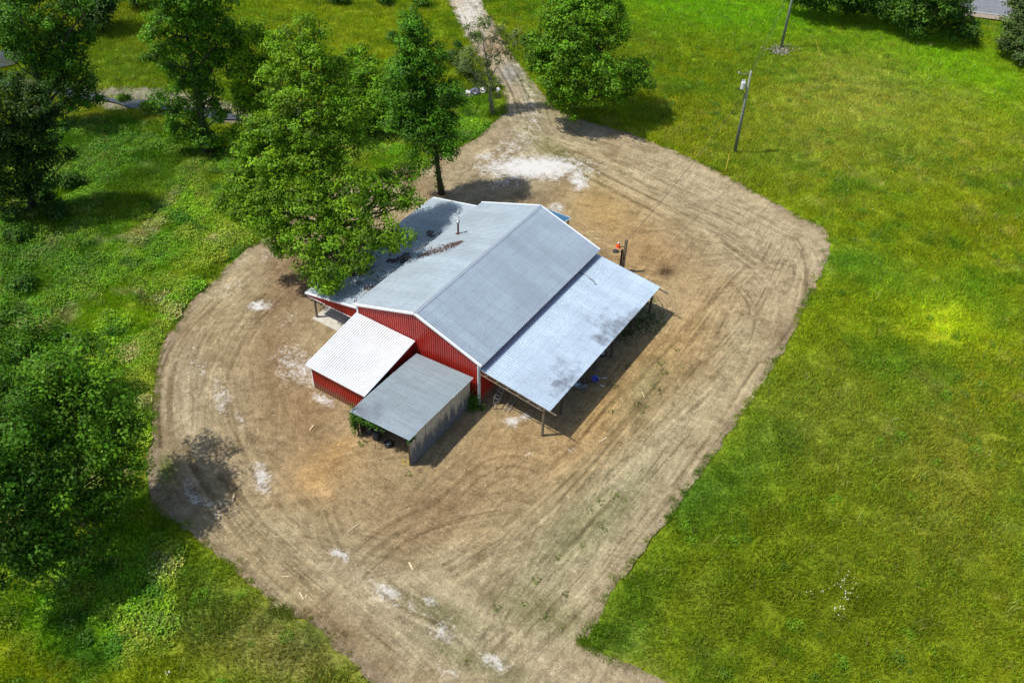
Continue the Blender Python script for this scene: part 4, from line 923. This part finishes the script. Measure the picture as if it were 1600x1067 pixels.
def scatter(name, label, srcs, P, tint, scale):
    me = bpy.data.meshes.new(name); me.vertices.add(len(P)); me.vertices.foreach_set('co', np.asarray(P, np.float32).ravel()); me.update()
    col_attr(me, 'tint', tint); flt_attr(me, 'size', scale); flt_attr(me, 'turn', rng.uniform(0, 6.283, len(P))); flt_attr(me, 'pick', rng.integers(0, len(srcs), len(P)))
    o = link(name, me); tag(o, label, kind='stuff')
    ng = bpy.data.node_groups.new(name, 'GeometryNodeTree')
    ng.interface.new_socket('Geometry', in_out='INPUT', socket_type='NodeSocketGeometry'); ng.interface.new_socket('Geometry', in_out='OUTPUT', socket_type='NodeSocketGeometry')
    N = ng.nodes; L = ng.links; gi = N.new('NodeGroupInput'); go = N.new('NodeGroupOutput'); jn = N.new('GeometryNodeJoinGeometry')
    def at(n):
        q = N.new('GeometryNodeInputNamedAttribute'); q.data_type = 'FLOAT'; q.inputs[0].default_value = n; return q.outputs[0]
    cx = N.new('ShaderNodeCombineXYZ'); L.new(at('turn'), cx.inputs[2])
    for k, s in enumerate(srcs):
        so = bpy.data.objects.new(name+'_source', s)
        oi = N.new('GeometryNodeObjectInfo'); oi.inputs[0].default_value = so; ip = N.new('GeometryNodeInstanceOnPoints')
        cmp = N.new('FunctionNodeCompare'); cmp.data_type = 'FLOAT'; cmp.operation = 'EQUAL'; cmp.inputs['B'].default_value = k; cmp.inputs['Epsilon'].default_value = .3
        L.new(at('pick'), cmp.inputs['A']); L.new(cmp.outputs[0], ip.inputs['Selection'])
        L.new(gi.outputs[0], ip.inputs['Points']); L.new(oi.outputs['Geometry'], ip.inputs['Instance'])
        L.new(cx.outputs[0], ip.inputs['Rotation']); L.new(at('size'), ip.inputs['Scale']); L.new(ip.outputs[0], jn.inputs[0])
    L.new(jn.outputs[0], go.inputs[0])
    md = o.modifiers.new('scatter', 'NODES'); md.node_group = ng
    return o
quad = np.array([G(-190, -70)[:2], G(1790, -70)[:2], G(1800, 1230)[:2], G(-190, 1230)[:2]])
def field_points(dens):
    lo = quad.min(0); hi = quad.max(0); n = int((hi-lo).prod()*dens); P = rng.uniform(lo, hi, (n, 2)); P = P[inside(P, quad)]
    ins = inside(P, YD); P = P[~ins]; d = seg_dist(P, YP[::2]); P = P[d > .16]; d = d[d > .16]
    rd = np.abs((P-c)@nrm_) > 5.0; P = P[rd]; d = d[rd]
    dc = seg_dist(P, CREEK, False)+(fbm(P[:, 0], P[:, 1], 2, 8, 3)-.5)*2.4; k = (dc-blob(P[:, 0], P[:, 1], 260, 160, 130, 30, 0, .6)*1.6 > 1.4) | (rng.random(len(P)) < .14); P = P[k]; d = d[k]
    return P, d
P, d = field_points(4.8)
lw = left_weeds(P[:, 0], P[:, 1])*(.25+1.0*sstep(.40, .58, fbm(P[:, 0], P[:, 1], 3.5, 515, 3))) > rng.uniform(.25, .9, len(P))
z = terrain_z(P[:, 0], P[:, 1])
sc = np.clip(d/.6, .42, 1)*(.66+.35*fbm(P[:, 0], P[:, 1], 4, 909, 3)+.40*sstep(.45, .75, fbm(P[:, 0], P[:, 1], 1.3, 929, 2)))
T = field_tint(P[:, 0], P[:, 1])*rng.uniform(.72, 1.35, (len(P), 1))*(1+.10*rng.normal(size=(len(P), 1))*np.array([[1, 0, 0]]))
g = ~lw
scatter('meadow_grass', 'tall yellow-green meadow grass around the yard', [blades(s, 46, .72, .16, .46, .045) for s in (1, 2, 3, 4)], np.stack([P[g, 0], P[g, 1], z[g]-.02], 1), T[g], sc[g])
scatter('leafy_weeds', 'low broad-leaved weeds on the creek side', [weeds(s, 90, .6, .36) for s in (5, 6, 7)], np.stack([P[lw, 0], P[lw, 1], z[lw]], 1), T[lw], sc[lw]*1.05)
ks = lw & (rng.random(len(P)) < .16) | (g & (rng.random(len(P)) < .03)); PS = P[ks]
scatter('dry_stems', 'dry seed stalks standing above the weeds', [blades(s, 9, .45, .45, .95, .03) for s in (31, 32)], np.stack([PS[:, 0], PS[:, 1], z[ks]], 1), np.tile([.26, .27, .06], (len(PS), 1))*rng.uniform(.6, 1.4, (len(PS), 1)), rng.uniform(.6, 1.1, len(PS)))
# broad-leaved clumps here and there in the meadow
P2, d2 = field_points(.30); k = (fbm(P2[:, 0], P2[:, 1], 6, 707, 3) > .50) & (d2 > .8); P2 = P2[k]
scatter('weed_clumps', 'darker weed clumps scattered in the meadow', [weeds(s, 110, .5, .5, .11) for s in (8, 9)], np.stack([P2[:, 0], P2[:, 1], terrain_z(P2[:, 0], P2[:, 1])], 1),
        np.tile([.10, .215, .007], (len(P2), 1))*rng.uniform(.6, 1.5, (len(P2), 1)), rng.uniform(.25, 1.1, len(P2))**1.3)
# sparse sprouts in the dirt
lo, hi = YD.min(0), YD.max(0); Q = rng.uniform(lo, hi, (26000, 2)); Q = Q[inside(Q, YP)]
m_ = np.zeros(len(Q))
for (px, py, rx, ry, ro, k) in [(900,830,90,30,.8,.8),(970,790,80,18,.9,.7),(1015,600,60,30,.9,.5),(850,960,80,30,-.3,.6),(690,960,60,14,-.4,.9),(740,1030,90,16,-.4,.6),(262,735,16,24,0,1.5),(830,120,14,50,.4,1.2),(880,150,14,40,.3,1.3),(745,690,8,5,0,3),(870,238,60,12,-.6,.8),(1175,610,40,12,.9,.5),(650,735,20,8,0,1.2),(560,690,10,30,0,1.),(1000,470,20,14,.5,1.5),(725,30,7,60,-.45,1.6),(760,75,7,40,-.45,1.6),(800,130,9,40,-.3,1.4),(742,62,5,30,-.5,1.2),(745,10,5,40,-.4,1.2),(815,160,8,40,0,1.2)]:
    m_ = np.maximum(m_, k*blob(Q[:, 0], Q[:, 1], px, py, rx, ry, ro, 1))
Q = Q[rng.random(len(Q)) < m_*.40]
bx_ = (np.abs(Q[:, 0]) < 6.3) & (Q[:, 1] > 0) & (Q[:, 1] < 18.4); Q = Q[~bx_]
scatter('sprouts', 'thin green sprouts scattered over the dirt', [blades(11, 20, .35, .05, .16, .04), weeds(12, 14, .3, .1)], np.stack([Q[:, 0], Q[:, 1], np.full(len(Q), .02)], 1),
        np.tile([.12, .15, .03], (len(Q), 1))*rng.uniform(.6, 1.3, (len(Q), 1)), rng.uniform(.4, 1.1, len(Q)))
nrmY = np.roll(YD, -1, 0)-np.roll(YD, 1, 0); nrmY = np.stack([nrmY[:, 1], -nrmY[:, 0]], 1); nrmY /= np.linalg.norm(nrmY, axis=1)[:, None]
ix = rng.integers(0, len(YD), 5200); off = np.abs(rng.normal(size=len(ix)))*.28-.12; sg = 1 if inside((YD[:50]+nrmY[:50]*.5), YD).mean() > .5 else -1
FP = YD[ix]+nrmY[ix]*(off*sg)[:, None]+rng.normal(size=(len(ix), 2))*.08
kf = rng.random(len(FP)) < (.25+1.2*sstep(.42, .6, fbm(FP[:, 0], FP[:, 1], 2.2, 616, 3)))
FP = FP[kf]; FT = field_tint(FP[:, 0], FP[:, 1])
scatter('edge_grass', 'ragged short grass along the edge of the dirt', [blades(21, 26, .30, .08, .30, .035), blades(22, 18, .22, .06, .22, .03)], np.stack([FP[:, 0], FP[:, 1], np.full(len(FP), .02)], 1), FT*rng.uniform(.7, 1.2, (len(FP), 1)), rng.uniform(.4, 1.1, len(FP)))
# white wild flowers
def flowers():
    PP = []
    for px, py, sx, sy_, n in [(1318,912,10,8,26),(1324,930,6,8,18),(1312,950,6,6,16),(1270,925,9,2,6),(1390,655,14,5,10),(1500,150,40,12,30),(1375,170,30,10,20),(1480,120,40,10,20),(1450,245,20,6,12),(1405,245,10,4,8),(1390,290,60,30,12),(1480,115,60,20,20),(110,640,1,1,0),(262,1050,4,3,8),(1580,60,30,30,0)]:
        for _ in range(n): PP.append(G(px+random.gauss(0, 1)*sx, py+random.gauss(0, 1)*sy_, .5))
    PP = np.array(PP); N = rng.normal(size=PP.shape)*.3+np.array([0, 0, 1]); V, F = leaf_cloud(PP, N, .07, None, 31, 1.0)
    return mesh_np('wildflowers', V, F)
tag(link('wildflowers', flowers(), plain('white_petals', (.62, .62, .50), .7, 0, .05)), 'small white wildflowers dotted through the meadow', kind='stuff')

# ------------------------------------------------------------------ loose bits on the dirt
mb = MB(); lo, hi = YD.min(0), YD.max(0); cnt = 0
while cnt < 9000:
    x, y = random.uniform(lo[0], hi[0]), random.uniform(lo[1], hi[1])
    if abs(x) < 6.4 and 0 < y < 18.4: continue
    dn = math.exp(-((x-13)**2+(y-8)**2)/260)+math.exp(-((x-3)**2+(y+12)**2)/160)+math.exp(-((x-3)**2+(y-24)**2)/90)
    if random.random() > .22+.65*dn: continue
    if y > 45 : continue
    L = random.uniform(.03, .13) if random.random() < .975 else random.uniform(.2, .5); th = random.uniform(0, 3.14); w_ = random.uniform(.015, .035)
    dx, dy = math.cos(th)*L/2, math.sin(th)*L/2; ex, ey = -math.sin(th)*w_/2, math.cos(th)*w_/2; z_ = .045
    mb.raw([(x-dx-ex, y-dy-ey, z_), (x+dx-ex, y+dy-ey, z_+.01), (x+dx+ex, y+dy+ey, z_+.01), (x-dx+ex, y-dy+ey, z_)], [(0, 1, 2, 3)]); cnt += 1
chips = mb.mesh('wood_chips'); ok = inside(np.array([v[:2] for v in mb.v[::4]]), YP)
keep = [i for i, v in enumerate(ok) if v]
Vc = np.array(mb.v, np.float32).reshape(-1, 4, 3)[keep].reshape(-1, 3); me = mesh_np('wood_chips', Vc, np.arange(len(Vc)).reshape(-1, 4))
tag(link('wood_chips', me, M_PLANK), 'pale wood chips and straw scattered on the dirt', kind='stuff')
for k, (x0, y0, x1, y1, w_, lab) in enumerate([(484,672,490,664,.10,'short board on the dirt left of the grey shed'),(363,783,366,772,.12,'stick lying in the dirt near the lower left tree shadow'),(333,803,348,805,.10,'board lying inside the tree shadow on the dirt'),
    (639,878,645,890,.12,'pale board alone on the dirt below the grey shed'),(468,925,474,936,.10,'thin split board near the lower left yard edge'),(480,928,478,934,.06,'short stick beside the split board'),(440,901,452,900,.06,'narrow stick near the lower grass corner'),
    (543,831,562,817,.05,'long thin branch in the middle of the dirt'),(1003,612,1007,621,.06,'pale stick right of the lean-to shadow'),(936,690,948,684,.07,'bent stick on the dirt below the lean-to'),(820,712,829,708,.07,'small board below the lean-to front post'),
    (932,590,938,591,.07,'short white pipe in the shade under the lean-to'),(941,591,948,590,.07,'second white pipe farther right in the lean-to shade'),(938,602,945,603,.06,'lowest white pipe in the lean-to shade'),(1030,448,1038,452,.05,'thin stick behind the lean-to corner')]):
    a = G(x0, y0, .05); b = G(x1, y1, .06)
    o = MB().bar((0, 0, 0), tuple((b-a)), w_, .04).build('loose_board' if 'board' in lab else ('plastic_pipe' if 'pipe' in lab else 'stick'), M_TRIM if 'pipe' in lab else M_PLANK)
    o.location = a; tag(o, lab, 'pipe' if 'pipe' in lab else ('board' if 'board' in lab else 'stick'))
# dead leaves on the roof
def roof_leaves():
    r = np.random.default_rng(3); PP = []; NN = []
    zl_ = lambda x: HTZ+(-x-XL+.12)/(HX-XL+.12)*(HZ-HTZ)+.045
    zm_ = lambda x: ZR-SL*abs(x)+.045
    def put(x, y, main):
        PP.append((x, y, (zm_(x) if main else zl_(x))+r.uniform(0, .03))); NN.append((0, 0, 1))
    # drift behind the flue
    a = G(655, 398, 4.95); b = G(722, 381, 5.25)
    for _ in range(800):
        t = r.uniform(0, 1)**.8; w_ = .10+.35*math.sin(math.pi*min(1, t*.95+.05)); q = a+(b-a)*t; put(q[0]+r.normal()*w_, q[1]+r.normal()*w_*.6, True)
    for _ in range(1500):   # along the step between the roofs
        y = r.uniform(.8, 12); 
        if fbm(np.array([y]), np.array([0.]), 1.5, 5, 2)[0] < .42+.02*y: continue
        put(-6.5-abs(r.normal())*.35, y, False)
    for _ in range(15000):
        x = r.uniform(-12, -6.5); y = r.uniform(1, 13)
        n_ = fbm(np.array([x*1.8]), np.array([y]), 1.6, 25, 3)[0]; e = math.exp(-((y-6.5)**2)/16-((x+9.2)**2)/6)
        if n_ > .72-.22*e: put(x, y, False)
    for _ in range(260): put(r.uniform(-12, -6.6), r.uniform(1, 17.5), False)
    V, F = leaf_cloud(np.array(PP), np.array(NN)+r.normal(size=(len(PP), 3))*.35, .11, None, 4, .8)
    return mesh_np('dead_leaves', V, F)
tag(link('dead_leaves', roof_leaves(), M_DEADLEAF), 'brown dead leaves drifted on the left roof slopes', kind='stuff')
tw = thing('fallen_twig', 'thin fallen twig lying on the left roof slope', 'twig', tuple(G(650, 420, 5.0)))
MB().tube([(0, 0, .06), (.5, -.3, .05), (.8, -.9, .04), (.9, -1.3, -.02)], .015, 5).build('stem', M_DARKWOOD, tw)
MB().tube([(.5, -.3, .06), (1.0, -.2, -.1)], .012, 5).build('side_shoot', M_DARKWOOD, tw)
# cable on the lean-to roof
xs = [G(px, py, 4.0) for px, py in ((905, 425), (917, 429), (927, 435), (932, 441))]
o = MB().tube([(p[0], p[1], lz(p[0])+.06) for p in xs], .03, 6).build('loose_cable', M_WIRE); tag(o, 'black cable lying across the right lean-to roof', 'cable')

# ------------------------------------------------------------------ utility poles, wires, markers
def utility_pole(b, h, lean, label, transformer):
    t = thing('utility_pole', label, 'utility pole', (b[0], b[1], 0), group='wooden utility poles in the meadow')
    MB().tube([(0, 0, -.2), (lean[0]*.5, lean[1]*.5, h*.5), (lean[0], lean[1], h)], [.19, .16, .12], 10).build('shaft', M_POLE, t, True)
    L = np.array([lean[0], lean[1], h])
    side = -R0
    a = L*.985; e = a+side*1.25
    cr = MB().bar(tuple(a), tuple(e), .05, .06).build('bracket_arm', M_STEEL, t)
    MB().lathe(tuple(e+np.array([0, 0, .02])), [(.03, 0), (.07, .05), (.04, .10), (.07, .15), (.03, .24)], 10).build('insulator', M_GREY, cr)
    MB().lathe(tuple(a+np.array([0, 0, .10])), [(.04, 0), (.08, .08), (.05, .14), (.08, .2), (.03, .28)], 10).build('insulator', M_GREY, cr)
    if transformer:
        q = L*.84+side*.55+np.array([0, 0, -.3])
        tf = MB().lathe(tuple(q), [(.20, 0), (.24, .04), (.24, .70), (.26, .73), (.21, .80)], 16).build('transformer', M_GREY, t)
        for k in range(2): MB().lathe(tuple(q+side*(.12-.24*k)+np.array([0, 0, .80])), [(.05, 0), (.08, .06), (.05, .12), (.08, .18), (.03, .26)], 8).build('bushing', M_GREY, tf)
        MB().bar(tuple(L*.84), tuple(q+np.array([0, 0, .3])), .08, .2).build('mounting_bracket', M_STEEL, tf)
        MB().tube([tuple(q+np.array([0, 0, .05])), tuple(q-side*.35+np.array([0, 0, -.7])), tuple(L*.62-side*.0+side*.16)], .02, 5).build('service_lead', M_WIRE, t)
        MB().lathe(tuple(q+side*.38+np.array([0, 0, -.15])), [(.04, 0), (.06, .1), (.04, .35)], 8).build('fuse_cutout', M_BLACK, t)
    return L+np.array([b[0], b[1], 0])
p1 = G(1148, 238); t1 = utility_pole(p1, 9.55, (.0, -.25), 'nearer wooden utility pole carrying a grey transformer drum', True)
p2 = G(1220, 76); t2 = utility_pole(p2, 10.5, (0, 0), 'farther wooden utility pole cut by the top edge on a bare patch', False)
def wire(a, b, sag, label, r=.018):
    a = np.array(a); b = np.array(b); n = 16
    P = [a+(b-a)*k/n-np.array([0, 0, 4*sag*(k/n)*(1-k/n)]) for k in range(n+1)]
    o = MB().tube([tuple(p-a) for p in P], r, 5).build('overhead_wire', M_WIRE); o.location = a; tag(o, label, 'wire')
wire(t1+np.array([0, 0, .4]), t2+np.array([0, 0, .4]), .5, 'upper thin wire strung between the two utility poles')
wire(t1+np.array([.0, 0, -.4]), t2+np.array([0, 0, -.5]), .7, 'lower thin wire strung between the two utility poles')
PX, PY = 7.15, 21.9
wire(t1*np.array([1, 1, 0])+np.array([0, 0, 7.4]), (PX, PY, 3.6), .6, 'long dark service wire from transformer pole to the yard post')
# bare stony patch round the far pole
me = mesh_np('gravel', *(lambda V, F: (V, F))(*leaf_cloud(np.array([G(1220+random.gauss(0, 9), 78+random.gauss(0, 4), .18+random.random()*.1) for _ in range(420)]), np.tile([0, 0, 1.], (420, 1))+rng.normal(size=(420, 3))*.5, .2, None, 9, .9)))
tag(link('gravel', me, plain('grey_rubble', (.24, .22, .19), .9, 0, .45, 3)), 'grey rubble round the foot of the far utility pole', kind='stuff')
for (x0, y0, x1, y1, lab) in [(1133, 270, 1140, 240, 'thin yellow guy-wire marker by the nearer utility pole'), (1283, 92, 1275, 64, 'thin yellow guy-wire marker right of the far utility pole')]:
    a = G(x0, y0); tp = t1 if x0 < 1200 else t2
    # marker stands at an angle: the end is 2.3 m up the guy
    z = 2.0; b = G(x1, y1, z)
    o = thing('guy_marker', lab, 'marker', tuple(a)); MB().tube([(0, 0, 0), tuple(b-a)], .035, 6).build('sleeve', M_YELLOW, o); MB().tube([(0, 0, -.1), tuple((b-a)*.12)], .05, 6).build('anchor_rod', M_STEEL, o)
# yard post with red fixture and black disc
yp = thing('yard_post', 'weathered timber post with red fixture and black disc behind the lean-to', 'post', (PX, PY, 0))
MB().box((-.11, -.09, 0), (.11, .09, 3.75)).build('post_timber', M_WOOD, yp)
MB().box((-.36, -.07, 0), (-.20, .07, 2.5)).build('short_timber', M_DARKWOOD, yp)
S_ = -R0
ar = MB().bar((0, 0, 2.95), tuple(S_*.62+np.array([0, 0, 2.95])), .05, .05).build('bracket', M_DARKWOOD, yp)
c_ = S_*.68
MB().lathe((c_[0], c_[1], 2.88), [(.26, 0), (.20, .05), (.20, .18), (.12, .32), (.10, .42), (.03, .5)], 12).build('red_housing', M_ORANGE, yp)
MB().lathe((c_[0], c_[1], 3.30), [(.07, 0), (.09, .05), (.03, .16)], 10).build('top_knob', M_TRIM, yp)
c_ = S_*.85
MB().lathe((c_[0], c_[1], 2.35), [(.05, .0), (.30, .02), (.30, .07), (.12, .12)], 16).build('black_disc', M_BLACK, yp)
MB().bar((0, 0, 2.38), tuple(S_*.7+np.array([0, 0, 2.38])), .04, .04).build('bracket', M_DARKWOOD, yp)

# ------------------------------------------------------------------ things under the lean-to and in the grey shed
def drum(name, label, cat, loc, r, h, mat, lay=False):
    t = thing(name, label, cat, loc)
    pr = [(r*.96, 0), (r, .03), (r, h*.32), (r*1.03, h*.34), (r, h*.36), (r, h*.65), (r*1.03, h*.67), (r, h*.69), (r, h-.02), (r*.93, h), (r*.90, h-.03)]
    MB().lathe((0, 0, r*1.0) if lay else (0, 0, 0), pr, 18, 'y' if lay else 'z').build('body', mat, t, False)
    MB().lathe((.1, .1, h-.03) if not lay else (.1, h-.02, r), [(.04, 0), (.04, .03)], 8, 'y' if lay else 'z').build('bung', M_STEEL, t)
drum('barrel', 'dark upright barrel inside the grey shed by its left post', 'barrel', (.95, -7.1, .03), .30, .88, M_CHARCOAL)
drum('barrel', 'second dark barrel deeper inside the grey shed', 'barrel', (1.75, -7.3, .03), .29, .85, M_CHARCOAL)
def tyre(label, loc, rot):
    t = thing('tire', label, 'tire', loc); t.rotation_euler = rot
    MB().lathe((0, 0, 0), [(.20, .03), (.33, .0), (.37, .05), (.37, .17), (.33, .22), (.20, .19), (.20, .03)], 20).build('rubber', M_BLACK, t, True)
    MB().lathe((0, 0, .08), [(.19, 0), (.17, .03), (.06, .04), (.05, .08)], 14).build('rim', M_STEEL, t)
tyre('old tire lying flat in the mouth of the grey shed', (2.9, -7.25, .03), (0, 0, 0))
tyre('old tire leaning in the shade under the right lean-to', (11.3, 10.8, .36), (1.2, 0, .5))
hs = thing('garden_hose', 'yellow hose loop at the near corner of the grey shed', 'hose', (5.0, -7.95, .03))
MB().tube([(.30*math.cos(t)+.02*t, .22*math.sin(t), .03+.01*t) for t in np.linspace(0, 11, 40)], .014, 6).build('coil', M_YELLOW, hs)
tb = thing('blue_tub', 'blue plastic tub in the shade by a lean-to post', 'tub', (12.2, 7.9, .03)); tb.rotation_euler = (.5, .2, .3)
MB().lathe((0, 0, 0), [(.20, 0), (.27, .32), (.30, .33), (.29, .30), (.26, .30), (.18, .04)], 16).build('shell', M_BLUE, tb)
MB().tube([(-.28, 0, .3), (-.2, .1, .5), (0, .15, .56), (.2, .1, .5), (.28, 0, .3)], .012, 5).build('handle', M_STEEL, tb)
# hay rack with curved hoops
hr = thing('hay_rack', 'galvanised hay rack with curved hoops against the barn wall under the lean-to', 'hay rack', (7.1, 1.2, .03), .25)
for z in (.3, 1.25): MB().tube([(0, -.9, z), (0, 2.0, z)], .025, 6).build('rail', M_STEEL, hr)
for k in range(8):
    y = -.8+k*.38; MB().tube([(0, y, .3), (.25, y, .55), (.42, y, .9), (.35, y, 1.2), (0, y, 1.25)], .018, 5).build('hoop', M_STEEL, hr)
for y in (-.85, 1.95): MB().tube([(.0, y, 0), (.0, y, 1.3)], .03, 6).build('leg', M_STEEL, hr)
lg = thing('metal_ladder', 'pale metal ladder leaning on the ground beside the hay rack', 'ladder', (8.1, .7, .05), .15)
for x in (0, .38): MB().bar((x, 0, .05), (x, 3.3, .7), .04, .06).build('rail', M_STEEL, lg)
for k in range(9): y = .2+k*.36; MB().bar((0, y, .06+y*.197), (.38, y, .06+y*.197), .025, .025).build('rung', M_STEEL, lg)
sp_ = [('scrap_sheet', 'crumpled grey tin sheet under the lean-to near its third post', (11.1, 5.6, .1)), ('scrap_sheet', 'bent tin sheet deeper under the lean-to', (10.2, 8.7, .1))]
for k, (n_, lab, loc) in enumerate(sp_):
    xs = np.linspace(0, 1.5, 10); V = []; F = []
    for i, x in enumerate(xs):
        for jx in range(6): V.append((x, jx*.2, .12*math.sin(x*5+k)+.1*math.sin(jx*1.7+x*3)+.12))
    for i in range(9):
        for jx in range(5): F.append((i*6+jx, (i+1)*6+jx, (i+1)*6+jx+1, i*6+jx+1))
    o = MB().raw(V, F).build(n_, M_STEEL); o.location = loc; o.rotation_euler = (0, 0, .6+k); tag(o, lab, 'tin sheet')
lp = [('timber', 'dark timber lying among the scrap under the lean-to', (10.9, 6.5, .1), 2.6, .9), ('timber', 'grey timber propped across the scrap pile', (11.3, 9.6, .25), 2.2, 2.1), ('timber', 'short timber near the rear lean-to posts', (11.0, 13.0, .1), 1.6, .3)]
for n_, lab, loc, L, th in lp:
    o = MB().bar((-L/2, 0, 0), (L/2, 0, .15), .14, .1).build(n_, M_WOOD); o.location = loc; o.rotation_euler = (0, 0, th); tag(o, lab, 'timber')
vine('weeds growing round the rear post of the right lean-to', [(12.3, 16.9, .15, (.9, 1.2, .12), 700), (11.4, 14.5, .12, (.5, .9, .1), 240)], 17, (.05, .11, .012))

# rocks at the culvert
def rock(label, loc, s, mat, seed):
    r = np.random.default_rng(seed); bm = bmesh.new(); bmesh.ops.create_icosphere(bm, subdivisions=2, radius=1)
    for v in bm.verts:
        k = 1+.22*r.normal()*.6; v.co = Vector((v.co.x*s[0]*k, v.co.y*s[1]*k, v.co.z*s[2]*k))
    me = bpy.data.meshes.new('boulder'); bm.to_mesh(me); bm.free(); o = link('boulder', me, mat); o.location = loc; tag(o, label, 'boulder', 'boulders at the creek crossing')
rock('white boulder at the culvert just left of the thin tree trunk', tuple(G(755, 144)+np.array([0, 0, .2])), (.35, .35, .4), M_ROCKW, 1)
rock('white boulder right of the thin tree trunk', tuple(G(778, 144)+np.array([0, 0, .2])), (.3, .3, .35), M_ROCKW, 2)
rock('large dark boulder at the culvert mouth', tuple(G(743, 145)+np.array([0, 0, .1])), (.7, .5, .45), M_ROCKD, 3)
rock('small pale boulder at the left end of the culvert rocks', tuple(G(731, 146)+np.array([0, 0, .1])), (.4, .25, .25), M_ROCKW, 4)
rock('dark boulder on the right bank of the upper drive', tuple(G(832, 96)+np.array([0, 0, .1])), (.5, .4, .35), M_ROCKD, 5)
print('leaves', NLEAF)
